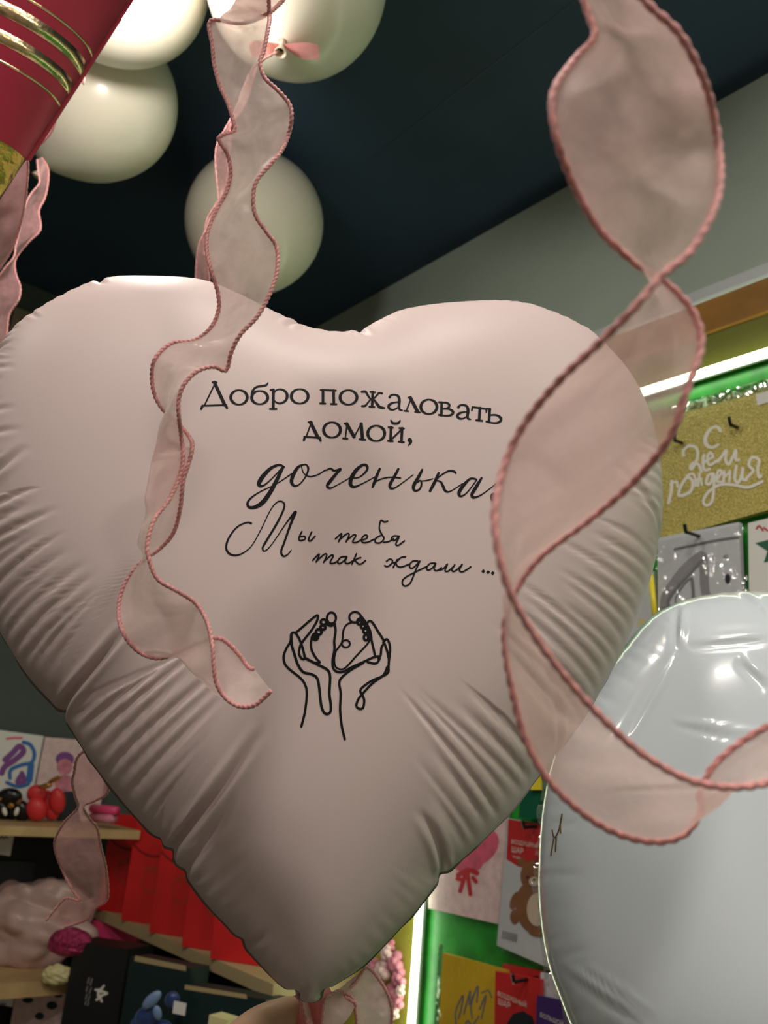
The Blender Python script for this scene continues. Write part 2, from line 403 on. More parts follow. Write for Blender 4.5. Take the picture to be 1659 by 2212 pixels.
# ------------------------------------------------------------------ foil balloons
def sm(x, a, b):
    t = np.clip((x - a) / np.maximum(b - a, 1e-9), 0, 1); return t * t * (3 - 2 * t)
def foil_shape(outline, H, rows, center, power=2.0, disp=None, back=0.85):
    """outline (N,2) in plane metres -> verts (u, v, height) and faces; front rows first"""
    B = np.asarray(outline); N = len(B); c = np.asarray(center)
    nxt = np.roll(B, -1, 0); ds = np.linalg.norm(nxt - np.roll(B, 1, 0), axis=1) / 2
    x = (np.arange(rows + 1) / rows) ** 1.35
    UV = np.concatenate([c + (B - c) * (1 - xk) for xk in x[:-1]] + [c[None]])
    dmin = np.zeros(len(UV)); idx = np.zeros(len(UV), int); phi = np.zeros(len(UV))
    B32 = B.astype(np.float32)
    for a in range(0, len(UV), 4000):
        q = UV[a:a + 4000].astype(np.float32)
        r2 = (q[:, None, 0] - B32[None, :, 0]) ** 2 + (q[:, None, 1] - B32[None, :, 1]) ** 2
        k = r2.argmin(1); idx[a:a + 4000] = k; dm = np.sqrt(r2[np.arange(len(q)), k]); dmin[a:a + 4000] = dm
        ph = (0.5 * (ds[None].astype(np.float32) / np.maximum(r2, 1e-9) ** 1.5).sum(1)) ** -0.5
        t = sm(dm, 0.001, 0.006); phi[a:a + 4000] = dm * (1 - t) + ph * t
    phi[:N] = 0; dmin[:N] = 0
    X = phi / phi.max(); h = H * np.sqrt(np.maximum(0, 1 - (1 - X) ** power))
    hf = h.copy()
    if disp is not None: hf = hf + disp(UV, idx, dmin)
    V = [np.column_stack([UV, hf])]
    hb = -h * back; Vb = np.column_stack([UV, hb])[N:]
    V = np.concatenate(V + [Vb]); F = []
    nf = rows * N + 1
    for k in range(rows - 1):
        for i in range(N):
            j = (i + 1) % N; F.append((k * N + i, k * N + j, (k + 1) * N + j, (k + 1) * N + i))
    ctr = rows * N
    for i in range(N): F.append(((rows - 1) * N + i, (rows - 1) * N + (i + 1) % N, ctr))
    off = nf - N
    g = lambda k, i: i if k == 0 else off + k * N + i
    nfront = len(F)
    for k in range(rows - 1):
        for i in range(N):
            j = (i + 1) % N; F.append((g(k, j), g(k, i), g(k + 1, i), g(k + 1, j)))
    for i in range(N): F.append((g(rows - 1, (i + 1) % N), g(rows - 1, i), len(V) - 1))
    return V, F, nfront

PXM = 0.62 / FPX
HC = P(700, 1300, 0.62)
hn = ORG - HC; hn[2] = 0; hn = _n(hn)
HU = _n(np.cross([0, 0, 1], hn)); HV = np.array([0, 0, 1.0])          # plane axes of the heart
def to_uv(x, y):
    q = onPlane(x, y, HC, hn) - HC; return np.array([q @ HU, q @ HV])
# outline: px, py, pleat height mm, pleat start px, pleat end px
OUT = [(735, 739, .5, 5, 90), (770, 733, .5, 5, 110), (810, 713, .4, 5, 90), (860, 692, .25, 5, 60), (960, 678, .08, 5, 40),
 (1095, 675, .35, 5, 50), (1180, 700, .4, 5, 60), (1250, 732, .35, 5, 60), (1310, 787, .2, 5, 60), (1358, 848, .15, 5, 60), (1392, 922, .2, 5, 90),
 (1410, 1000, .2, 10, 110), (1417, 1080, .3, 10, 150), (1415, 1150, .4, 10, 180), (1401, 1230, .5, 20, 220), (1377, 1310, .6, 40, 260),
 (1341, 1398, .7, 40, 280), (1291, 1493, .7, 50, 300), (1231, 1586, .7, 60, 320), (1166, 1666, .8, 60, 330), (1096, 1756, .8, 60, 330),
 (1026, 1826, .7, 50, 280), (952, 1893, .3, 30, 150), (898, 1962, .3, 20, 120), (838, 2027, .25, 20, 100), (780, 2084, .3, 10, 80), (722, 2122, .4, 5, 60),
 (703, 2138, .3, 5, 30), (690, 2154, .1, 2, 10), (669, 2159, .1, 2, 10), (648, 2154, .1, 2, 10), (636, 2141, .3, 5, 30), (602, 2118, .4, 5, 60), (549, 2062, .4, 5, 90), (503, 2008, .5, 5, 110),
 (443, 1943, .6, 10, 160), (373, 1848, .7, 20, 200), (343, 1812, .7, 30, 200), (283, 1748, .8, 50, 300), (208, 1653, .9, 60, 350), (155, 1570, 1.0, 60, 350),
 (124, 1527, .7, 60, 280), (70, 1467, .6, 60, 250), (19, 1388, .7, 40, 220), (-28, 1300, .8, 20, 220), (-58, 1200, .8, 10, 220), (-72, 1100, .7, 10, 200),
 (-67, 1000, .6, 10, 170), (-42, 890, .5, 5, 140), (3, 790, .5, 5, 100), (47, 732, .4, 5, 60), (102, 692, .4, 5, 60), (167, 657, .5, 5, 55),
 (236, 629, .5, 5, 60), (300, 624, .08, 5, 40), (440, 630, .08, 5, 40), (520, 657, .1, 5, 40), (600, 697, .25, 5, 70), (660, 724, .5, 5, 100), (700, 736, .5, 5, 100)]
def heart():
    arr = np.array([list(to_uv(o[0], o[1])) + [o[2], o[3], o[4]] for o in OUT])
    fine = cr(arr, 24, True)
    fine = resample(fine[:, :2], 0.0012, True) if False else fine
    p = np.vstack([fine, fine[:1]]); s = np.r_[0, np.cumsum(np.linalg.norm(np.diff(p[:, :2], axis=0), axis=1))]
    N = int(s[-1] / 0.00115); t = np.linspace(0, s[-1], N, endpoint=False)
    q = np.column_stack([np.interp(t, s, p[:, k]) for k in range(5)]); L = s[-1]; B = q[:, :2].copy()
    # scalloped seam
    T = np.roll(B, -1, 0) - np.roll(B, 1, 0); T /= np.linalg.norm(T, axis=1)[:, None]; inn = np.column_stack([T[:, 1], -T[:, 0]])
    if np.mean(((B.mean(0) - B) * inn).sum(1)) < 0: inn = -inn
    LX = to_uv(420, 1500)[0]
    # pleats: each with its own place, length and height
    pl = []; x = 0.0
    while x < L - 0.004:
        k = int(x / L * N) % N; A, d0, d1 = q[k, 2], q[k, 3] * PXM, q[k, 4] * PXM
        pl.append((x, -A * (3.4e-3 if q[k, 0] < LX else 2.6e-3) * random.uniform(0.65, 1.2), d0 * random.uniform(0.6, 1.5), d1 * random.uniform(0.7, 1.12), random.uniform(-0.05, 0.05)))
        x += random.uniform(0.0083, 0.0118)
    CREASE = [((140, 1545), (318, 1385), 4.0, 2.4), ((365, 1842), (575, 1580), 3.6, 2.6), ((400, 1880), (520, 1700), 2.0, 2.5), ((525, 2025), (600, 1950), 2.0, 2.2),
              ((953, 1893), (872, 1745), 3.0, 2.4), ((236, 627), (262, 690), 2.6, 2.4), ((772, 737), (795, 805), 2.4, 2.2), ((663, 724), (628, 790), 2.4, 2.4),
              ((-20, 1105), (120, 1035), 2.2, 2.4), ((1418, 1195), (1255, 1075), 1.5, 2.5), ((1102, 675), (1130, 725), 1.5, 2.0), ((1240, 727), (1275, 775), 1.6, 2.0),
              ((638, 2140), (655, 2085), 2.4, 2.0), ((703, 2143), (712, 2095), 2.2, 2.0), ((90, 700), (140, 765), 1.2, 1.6), ((1190, 1640), (1080, 1390), 1.6, 2.2),
              ((345, 1818), (400, 1750), 1.8, 2.0), ((0, 785), (75, 800), 1.4, 2.0)]
    cre = [(to_uv(*a), to_uv(*b), d * 1.9e-3, w * 1e-3) for a, b, d, w in CREASE]
    for a, b, d, w in cre:                        # notch the seam where a deep crease runs out over it
        k = np.linalg.norm(B - a, axis=1).argmin(); du = np.abs((np.arange(N) - k + N // 2) % N - N // 2) * L / N
        B += inn * (d * 0.55 * np.exp(-(du / 0.0035) ** 2))[:, None]
    def disp(UV, idx, d):
        S = idx * (L / N); out = np.zeros(len(UV)); vmask = sm(UV[:, 1], -1, 1)
        for (x, A, d0, d1, tl) in pl:
            ds = (S - x + L / 2) % L - L / 2; m = (np.abs(ds) < 0.03) & (d < d1 * 1.15)
            if not m.any(): continue
            dd = d[m]; win = sm(dd, d0 * 0.2, d0 + 0.006) * (1 - sm(dd, d1 * 0.55, d1))
            z = (ds[m] - tl * dd) / 0.0031
            out[m] += A * (np.exp(-z * z) - 0.45 * np.exp(-(z * 0.55) ** 2)) * win * 1.25
        for a, b, dp, w in cre:
            ax = b - a; ln = np.linalg.norm(ax); ax = ax / ln; r = UV - a; al = r @ ax / ln
            pe = r[:, 0] * -ax[1] + r[:, 1] * ax[0] + 0.004 * np.sin(al * 2.6)
            m = (al > -0.1) & (al < 1.0) & (np.abs(pe) < w * 6)
            z = pe[m] / w; win = sm(d[m], 0.0006, 0.006) * np.clip(1 - al[m], 0, 1) ** 0.7
            out[m] += win * dp * (-np.exp(-z * z) + 0.5 * np.exp(-((np.abs(z) - 2.0) / 1.2) ** 2))
        uc = np.interp(UV[:, 1], [to_uv(669, 2165)[1], to_uv(705, 1240)[1]], [to_uv(669, 2165)[0], to_uv(705, 1240)[0]])
        low = 1 - sm(UV[:, 1], to_uv(700, 1500)[1], to_uv(700, 1250)[1])
        out *= 1 - low * (1 - sm(np.abs(UV[:, 0] - uc), 0.0, 0.06)) * sm(d, 0.004, 0.02)
        return out
    V, F, nf = foil_shape(B, 0.085, 84, to_uv(705, 1240), 2.3, disp)
    Wd = HC + V[:, :1] * HU + V[:, 1:2] * HV + V[:, 2:3] * hn
    root = empty('heart_balloon', P(668, 2170, 0.62), 'large satin pink heart foil balloon printed with a black greeting and hands cradling baby feet', 'balloon')
    front = mesh_obj('foil_body', Wd, F, M['foil'], root)
    # seam flange
    N = len(B); fl = []; ff = []
    wid = 0.0035 + 0.0018 * np.interp(np.arange(N), np.linspace(0, N, 160), RNG.rand(160))
    zz = 0.0015 * np.interp(np.arange(N), np.linspace(0, N, 200), RNG.rand(200) - 0.5)
    for i in range(N):
        o2 = B[i] - inn[i] * wid[i] * 0.55
        fl.append(HC + B[i][0] * HU + B[i][1] * HV + hn * 0.0003); fl.append(HC + o2[0] * HU + o2[1] * HV + hn * (zz[i] - 0.002))
        fl.append(HC + o2[0] * HU + o2[1] * HV + hn * (zz[i] - 0.0024)); fl.append(HC + B[i][0] * HU + B[i][1] * HV - hn * 0.0003)
    for i in range(N):
        j = (i + 1) % N
        for k in range(3): ff.append((4 * i + k, 4 * j + k, 4 * j + k + 1, 4 * i + k + 1))
    fo = mesh_obj('seam', fl, ff, M['foilback'], root); fo['label'] = 'shiny grey seam around the heart'
    bvh = BVHTree.FromPolygons([Vector(v) for v in Wd], F[:nf])
    return root, bvh
heart_root, HBVH = heart()
def on_heart(x, y, off=0.0002):
    w = Vector(W(x, y)).normalized(); loc, nor, i, d = HBVH.ray_cast(Vector(ORG), w)
    if loc is None: return onPlane(x, y, HC + hn * 0.05, hn)
    return np.array(loc - w * off)

# --- printed greeting (serif lines)
S1 = [  # Добро
 lin(5, (150, 62), (96, 174)), lin(11, (146, 60), (197, 172)), lin(5.5, (84, 176), (206, 172)), pen(8, (87, 176), (80, 191)), pen(8, (202, 173), (208, 187)), lin(6, (136, 59), (157, 60)),
 ring(268, 134, 41, 36, 10, 5), ring(371, 135, 40, 33, 10, 5), [(332, 128, 9), (336, 102, 8), (355, 83, 7), (385, 77, 7), (404, 73, 7), (412, 62, 4)],
 lin(10, (439, 97), (438, 190)), lin(6, (425, 97), (442, 97)), lin(6, (422, 192), (455, 192)), [(441, 112, 5), (456, 97, 5), (476, 94, 6), (498, 104, 8), (508, 127, 10), (498, 152, 8), (474, 164, 6), (455, 160, 5), (441, 148, 5)],
 ring(570, 129, 42, 36, 10, 5),
 lin(9, (686, 98), (686, 163)), lin(9, (739, 100), (740, 166)), lin(6, (674, 97), (750, 100)), lin(6, (672, 164), (698, 165)), lin(6, (726, 167), (753, 168)),
 ring(813, 134, 42, 36, 10, 5),
 lin(9, (934, 108), (930, 181)), lin(6, (922, 107), (946, 109)), lin(6, (917, 180), (942, 182)), [(880, 106, 8), (898, 106, 8), (908, 122, 7), (922, 142, 6)], [(924, 143, 5), (906, 165, 6), (896, 176, 7), (880, 177, 6)],
 [(980, 114, 7), (964, 113, 7), (952, 126, 6), (937, 143, 5)], [(937, 143, 6), (952, 162, 8), (968, 182, 10), (992, 187, 6)],
 [(1018, 132, 9), (1026, 123, 6), (1044, 121, 6), (1060, 128, 8), (1066, 148, 10), (1064, 180, 9), (1068, 195, 7), (1081, 198, 4)], [(1063, 157, 5), (1040, 160, 5), (1020, 168, 8), (1012, 180, 9), (1022, 194, 7), (1042, 194, 5), (1064, 180, 4)],
 lin(5, (1125, 139), (1101, 200)), lin(11, (1121, 136), (1157, 205)), lin(5, (1091, 201), (1111, 203)), lin(5, (1144, 206), (1169, 209)), lin(5, (1110, 134), (1127, 137)),
 ring(1213, 181, 40, 36, 10, 5),
 lin(9, (1277, 160), (1275, 223)), lin(6, (1263, 158), (1281, 160)), lin(6, (1262, 221), (1281, 224)), [(1277, 161, 5), (1302, 161, 6), (1316, 174, 8), (1304, 188, 6), (1277, 191, 5)], [(1277, 191, 5), (1314, 192, 6), (1334, 208, 9), (1318, 224, 7), (1277, 224, 5)],
 [(1360, 183, 9), (1368, 174, 6), (1386, 172, 6), (1402, 179, 8), (1408, 199, 10), (1405, 228, 9), (1409, 240, 7), (1421, 243, 4)], [(1405, 206, 5), (1384, 208, 5), (1364, 214, 8), (1355, 226, 9), (1365, 239, 7), (1384, 239, 5), (1405, 227, 4)],
 lin(9, (1467, 187), (1463, 248)), lin(6, (1430, 182), (1501, 192)), pen(6, (1430, 183), (1427, 198)), pen(6, (1500, 193), (1499, 206)), lin(6, (1449, 248), (1479, 251)),
 lin(9, (1516, 192), (1512, 256)), lin(6, (1501, 190), (1520, 193)), lin(6, (1499, 254), (1516, 258)), [(1514, 223, 5), (1548, 222, 6), (1572, 238, 9), (1566, 255, 8), (1545, 262, 6), (1513, 258, 5)],
 # домой,
 lin(5, (628, 260), (602, 330)), lin(11, (624, 258), (661, 333)), lin(6, (592, 330), (673, 335)), pen(8, (596, 331), (591, 346)), pen(8, (669, 335), (674, 349)), lin(5, (614, 257), (633, 259)),
 ring(731, 296, 42, 38, 10, 5),
 lin(5, (806, 265), (797, 338)), lin(11, (804, 265), (841, 330)), lin(5, (841, 331), (875, 268)), lin(11, (876, 266), (883, 342)), lin(6, (786, 338), (808, 340)), lin(6, (868, 342), (896, 345)), lin(5, (793, 264), (808, 266)),
 ring(951, 313, 42, 38, 10, 5),
 lin(9, (1025, 284), (1022, 351)), lin(9, (1080, 288), (1076, 355)), lin(6, (1025, 345), (1077, 294)), lin(6, (1012, 283), (1034, 285)), lin(6, (1009, 350), (1034, 352)), lin(6, (1066, 287), (1089, 289)), lin(6, (1062, 354), (1089, 357)), [(1024, 249, 5), (1032, 261, 8), (1048, 264, 8), (1062, 261, 8), (1070, 250, 5)],
 [(1117, 346, 14), (1122, 353, 12), (1120, 362, 8), (1110, 374, 3)],
]
# --- handwritten lines
S2 = [
 [(372, 74, 8), (345, 63, 8), (300, 80, 12), (255, 125, 16), (232, 165, 16), (240, 181, 10), (270, 170, 6), (325, 118, 5), (366, 74, 7)],
 [(366, 76, 10), (335, 140, 14), (295, 215, 16), (250, 275, 17), (205, 300, 13), (175, 298, 10), (168, 275, 9), (188, 247, 7), (240, 212, 5), (330, 168, 4), (415, 112, 5)],
 [(478, 62, 6), (450, 76, 11), (424, 118, 14), (414, 158, 13), (432, 180, 8), (462, 168, 5), (494, 126, 6), (508, 85, 8), (497, 62, 6), (478, 62, 5)],
 [(470, 70, 4), (482, 108, 4), (515, 128, 5), (560, 118, 5), (600, 94, 5), (630, 84, 5)],
 [(612, 92, 5), (632, 82, 7), (655, 95, 8), (692, 84, 8), (672, 104, 10), (632, 152, 13), (614, 180, 11), (630, 193, 7), (665, 178, 4), (745, 132, 4)],
 [(745, 136, 5), (792, 132, 5), (832, 98, 8), (838, 70, 10), (815, 62, 9), (780, 88, 13), (752, 130, 15), (744, 168, 14), (764, 186, 9), (810, 168, 5), (880, 130, 4)],
 [(908, 85, 9), (893, 120, 11), (876, 165, 11), (868, 186, 8)], [(868, 176, 4), (900, 148, 5), (960, 132, 5), (1024, 136, 6)],
 [(1012, 86, 9), (990, 128, 11), (966, 172, 12), (972, 194, 9), (1005, 184, 5), (1095, 118, 4)],
 [(1146, 90, 9), (1124, 132, 12), (1098, 180, 13), (1104, 206, 9), (1130, 200, 7), (1142, 172, 7), (1136, 150, 6), (1120, 160, 5)], [(1138, 152, 4), (1170, 150, 5), (1205, 140, 4)],
 [(1238, 108, 9), (1216, 158, 12), (1190, 208, 10)], [(1198, 178, 4), (1240, 130, 5), (1290, 98, 7), (1322, 98, 8), (1334, 108, 7)], [(1222, 150, 5), (1248, 156, 7), (1262, 180, 10), (1276, 208, 9), (1304, 210, 5), (1370, 168, 4)],
 [(1446, 142, 7), (1415, 140, 8), (1376, 178, 13), (1352, 218, 13), (1362, 238, 8), (1396, 218, 5), (1452, 146, 5)], [(1478, 136, 8), (1448, 186, 13), (1424, 228, 12), (1436, 245, 9), (1480, 228, 5), (1560, 168, 4)],
 [(1600, 100, 9), (1578, 160, 8), (1562, 208, 5)], ('o', [(1545 + 7 * math.cos(a), 243 + 15 * math.sin(a), 15) for a in np.linspace(0, 6.283, 8, endpoint=False)]),
 # Мы тебя
 [(188, 390, 8), (165, 385, 6), (110, 410, 6), (65, 468, 7), (48, 525, 8), (70, 562, 8), (120, 566, 6), (185, 522, 4), (240, 430, 4), (295, 318, 4), (335, 270, 5), (368, 272, 6), (372, 305, 7), (335, 385, 8), (275, 485, 8), (252, 528, 7), (266, 544, 5), (305, 505, 4), (380, 395, 5), (432, 328, 10)],
 [(436, 328, 12), (408, 398, 9), (374, 495, 8), (356, 548, 8), (370, 574, 7), (395, 562, 5), (412, 540, 4)],
 pen(6, (472, 436), (456, 470), (462, 486), (490, 478), (486, 462), (456, 466)), pen(6, (527, 438), (510, 478), (520, 488), (546, 462)),
 pen(6, (660, 476), (696, 446), (678, 492)), pen(6, (680, 484), (722, 449), (737, 453), (720, 493)), pen(6, (722, 486), (762, 454), (774, 460), (756, 492), (776, 497), (804, 482)),
 pen(6, (804, 484), (832, 475), (840, 461), (826, 455), (808, 474), (812, 496), (842, 495), (876, 478)),
 pen(6, (912, 458), (886, 474), (884, 496), (912, 498), (932, 474), (920, 452), (906, 418), (914, 374), (934, 382), (952, 378)),
 pen(6, (930, 496), (958, 492), (986, 476)), pen(6, (1018, 462), (988, 460), (974, 474), (990, 486), (1016, 466), (998, 506), (1014, 512), (1046, 488)),
 # так ждали
 pen(6, (533, 597), (570, 560), (552, 606)), pen(6, (554, 602), (596, 564), (612, 567), (594, 608)), pen(6, (596, 603), (636, 569), (648, 573), (630, 609), (650, 613), (674, 600)),
 pen(6, (718, 576), (690, 580), (672, 604), (684, 615), (710, 597), (726, 574), (714, 606), (730, 615), (756, 600)),
 pen(6, (778, 560), (752, 618)), pen(6, (756, 604), (786, 586), (802, 582)), pen(6, (768, 596), (790, 617), (808, 615), (828, 598)),
 pen(6, (946, 602), (964, 590), (980, 598), (972, 618), (950, 632), (936, 626)), pen(6, (1006, 592), (984, 636)), pen(6, (976, 612), (1000, 606), (1026, 582), (1052, 578)), pen(6, (998, 610), (1008, 630), (1030, 634), (1075, 618)),
 pen(6, (1120, 600), (1092, 602), (1074, 626), (1086, 642), (1112, 624), (1134, 598), (1110, 650), (1080, 722), (1050, 741), (1034, 722), (1056, 690), (1170, 632)),
 pen(6, (1216, 612), (1188, 616), (1170, 640), (1182, 652), (1208, 634), (1224, 610), (1212, 644), (1228, 655), (1254, 638)),
 pen(6, (1244, 652), (1266, 642), (1288, 616), (1274, 654), (1292, 657), (1320, 632)), pen(6, (1328, 622), (1312, 650), (1322, 659), (1342, 648), (1368, 622)), pen(6, (1370, 620), (1354, 650), (1364, 661), (1384, 656), (1418, 633)),
 ('o', [(1488 + 4.5 * math.cos(a), 658 + 4.5 * math.sin(a), 9) for a in np.linspace(0, 6.283, 8, endpoint=False)]), ('o', [(1515 + 4.5 * math.cos(a), 663 + 4.5 * math.sin(a), 9) for a in np.linspace(0, 6.283, 8, endpoint=False)]), ('o', [(1541 + 4.5 * math.cos(a), 668 + 4.5 * math.sin(a), 9) for a in np.linspace(0, 6.283, 8, endpoint=False)]),
]
# --- line drawing: two hands cradling baby feet
w = 19
S3 = [
 pen(w, (392, 1545), (435, 1370), (458, 1160), (440, 1050), (380, 965), (245, 855), (192, 785), (182, 700), (215, 610), (262, 530), (272, 440), (300, 420), (330, 430)),
 pen(w, (320, 428), (400, 362), (500, 275), (586, 214), (578, 285), (510, 400), (398, 545), (370, 620), (368, 680), (396, 732), (432, 730), (412, 620), (374, 510), (330, 432)),
 pen(w + 2, (272, 445), (276, 560), (310, 680), (350, 800), (415, 893), (520, 922), (582, 970), (606, 1080), (628, 1280), (660, 1372), (700, 1396), (740, 1366), (744, 1280), (728, 1150), (736, 950), (704, 868), (590, 806), (440, 728)),
 pen(w, (520, 470), (508, 560), (520, 640), (570, 730), (615, 782), (540, 778), (450, 730)),
 pen(w, (790, 322), (802, 400), (786, 520), (788, 620), (765, 760), (778, 855), (830, 893), (900, 888), (985, 840), (1130, 775), (1270, 712), (1325, 712), (1318, 755), (1275, 792), (1185, 775)),
 pen(15, (805, 640), (868, 556), (884, 500), (894, 400), (930, 332), (1000, 300), (1060, 300)),
 pen(15, (805, 640), (786, 740), (802, 830), (865, 862), (930, 832), (1060, 690), (1180, 560), (1216, 490)),
 ring(925, 556, 48, 44, 15, 15), ring(752, 248, 54, 66, 18, 18), ring(658, 296, 34, 32, 20, 20), ring(650, 362, 32, 26, 22, 22), ring(600, 415, 34, 32, 22, 22), ring(560, 472, 22, 26, 38, 38), pen(20, (690, 318), (745, 340), (795, 320)),
 ring(1035, 240, 70, 64, 17, 17), ring(1088, 292, 28, 36, 20, 20), ring(1130, 348, 26, 26, 20, 20), ring(1160, 402, 27, 28, 20, 20), ring(1166, 480, 26, 36, 20, 20), pen(28, (1105, 235), (1160, 310), (1206, 400), (1224, 490)),
 pen(w, (1225, 490), (1256, 620), (1276, 718)), pen(w, (1180, 310), (1200, 286), (1240, 300), (1310, 410), (1380, 530), (1350, 600), (1340, 690), (1312, 735)),
 pen(w, (1372, 540), (1410, 500), (1440, 540), (1454, 620), (1440, 740), (1420, 650), (1384, 545)), pen(w, (1440, 740), (1434, 830), (1430, 896), (1370, 940), (1230, 1000), (1130, 1070), (1096, 1118), (1122, 1170), (1144, 1230), (1130, 1318), (1090, 1334), (1050, 1300), (1070, 1225), (1118, 1160), (1240, 1030), (1372, 930), (1420, 830)),
 pen(w, (1130, 785), (980, 872), (872, 962), (846, 1030), (862, 1150), (856, 1350), (876, 1540), (912, 1696)),
]
def print_on(name, strokes, proj, m, parent, label=None, step=2.2, weight=1.0):
    if weight != 1.0: strokes = [(st[0], [(x, y, q * weight) for x, y, q in st[1]]) if isinstance(st, tuple) else [(x, y, q * weight) for x, y, q in st] for st in strokes]
    V, F = stroke_data(strokes, proj, step, 0.03 if proj is on_heart else 1.0); o = mesh_obj(name, V, F, m, parent, smooth=True)
    if label: o['label'] = label
    return o
print_on('printed_greeting', crop(S1, 400, 800, 2.304), on_heart, M['ink'], heart_root, 'black serif greeting', weight=1.5)
print_on('handwritten_greeting', crop(S2, 470, 980, 2.592), on_heart, M['ink'], heart_root, 'black handwritten greeting', weight=1.5)
print_on('line_drawing', crop(S3, 580, 1290, 5.53), on_heart, M['ink'], heart_root, 'black line drawing of hands holding baby feet', weight=1.5)

# --- white foil balloon at the lower right
def white_balloon():
    D = 0.80
    C = P(1640, 1840, D); n = _n(ORG - C + np.array([0, 0, 0.10])); 
    U = _n(np.cross([0, 0, 1], n)); Vv = np.cross(n, U)
    o = [(1168, 1900), (1176, 1760), (1198, 1650), (1228, 1580), (1290, 1490), (1350, 1412), (1400, 1352), (1465, 1315), (1545, 1296), (1640, 1290), (1760, 1300), (1880, 1340), (1990, 1420), (2070, 1540), (2110, 1700), (2110, 1880), (2080, 2060), (2010, 2230), (1900, 2350), (1760, 2420), (1600, 2430), (1450, 2400), (1330, 2330), (1255, 2250), (1215, 2160), (1188, 2080), (1173, 1990)]
    pts = []
    for x, y in o:
        q = onPlane(x, y, C, n) - C; pts.append((q @ U, q @ Vv))
    B = resample(cr(pts, 16, True), 0.003, True); N = len(B)
    per = np.arange(N) * 0.003; pls = []; x = 0
    while x < N * 0.003 - 0.006:
        pls.append((x, random.uniform(0.3, 1.0) * 1e-3, random.uniform(0.02, 0.07))); x += random.uniform(0.009, 0.02)
    cr_ = [((1480, 1345), (1478, 1460), 3, 4), ((1478, 1460), (1380, 1640), 2.0, 3.5), ((1500, 1450), (1659, 1440), 2.2, 4), ((1590, 1300), (1659, 1390), 2.5, 4), ((1470, 1610), (1680, 1650), 1.5, 3), ((1330, 1740), (1659, 1730), 1.2, 3),
           ((1600, 1480), (1660, 1540), 2, 4), ((1240, 2090), (1420, 2200), 2.0, 4), ((1290, 2090), (1440, 2190), 1.5, 3)]
    crm = []
    for a, b, dp, wd in cr_:
        qa = onPlane(*a, C, n) - C; qb = onPlane(*b, C, n) - C
        crm.append((np.array([qa @ U, qa @ Vv]), np.array([qb @ U, qb @ Vv]), dp * 1e-3, wd * 1e-3))
    def disp(UV, idx, d):
        S = idx * 0.003; L = N * 0.003; out = np.zeros(len(UV))
        for x, A, ln in pls:
            ds = (S - x + L / 2) % L - L / 2
            out -= A * np.exp(-(ds / 0.004) ** 2) * sm(d, 0.001, 0.01) * (1 - sm(d, ln * 0.5, ln))
        for a, b, dp, wd in crm:
            ax = b - a; ln = np.linalg.norm(ax); ax = ax / ln; r = UV - a; al = r @ ax / ln; pe = r[:, 0] * -ax[1] + r[:, 1] * ax[0]
            m = (al > 0) & (al < 1); z = pe[m] / wd
            out[m] += dp * np.sin(np.pi * al[m]) ** 0.7 * (np.exp(-((z - 0.8) / 0.9) ** 2) - np.exp(-((z + 0.8) / 0.9) ** 2))
        return out
    V, F, nf = foil_shape(B, 0.095, 60, B.mean(0), 2.6, disp)
    Wd = C + V[:, :1] * U + V[:, 1:2] * Vv + V[:, 2:3] * n
    root = empty('white_foil_balloon', P(1640, 2420, D), 'glossy white round foil balloon with creased film, behind the pink heart at lower right', 'balloon')
    mesh_obj('foil_body', Wd, F, M['white'], root)
    T = np.roll(B, -1, 0) - np.roll(B, 1, 0); T /= np.linalg.norm(T, axis=1)[:, None]; outw = np.column_stack([T[:, 1], -T[:, 0]])
    if np.mean(((B - B.mean(0)) * outw).sum(1)) < 0: outw = -outw
    fl = []; ff = []
    for i in range(N):
        wv = 0.006 + 0.003 * math.sin(i * 0.35) * math.sin(i * 0.11)
        o2 = B[i] + outw[i] * wv
        fl.append(C + B[i][0] * U + B[i][1] * Vv); fl.append(C + o2[0] * U + o2[1] * Vv + n * 0.003 * math.sin(i * 0.7))
    for i in range(N):
        j = (i + 1) % N; ff.append((2 * i, 2 * j, 2 * j + 1, 2 * i + 1))
    so = mesh_obj('seam', fl, ff, M['whiteseam'], root); so['label'] = 'clear crinkled seam'
    bv = BVHTree.FromPolygons([Vector(v) for v in Wd], F[:nf])
    def pr(x, y):
        w_ = Vector(W(x, y)).normalized(); loc = bv.ray_cast(Vector(ORG), w_)[0]
        return np.array(loc - w_ * 0.0006) if loc is not None else onPlane(x, y, C, n)
    st = crop([pen(9, (168, 1640), (182, 1692), (212, 1645), (236, 1530)), pen(9, (224, 1590), (226, 1660)), pen(8, (178, 1700), (158, 1815)), pen(9, (196, 1690), (190, 1785))], 1140, 1280, 3.197)
    print_on('printed_lettering', st, pr, M['goldprint'], root, 'thin gold lettering')
    tube('tail', [P(1640, 2425, D), P(1642, 2480, D), P(1640, 2540, D)], [0.012, 0.008, 0.012], M['white'], root)
white_balloon()

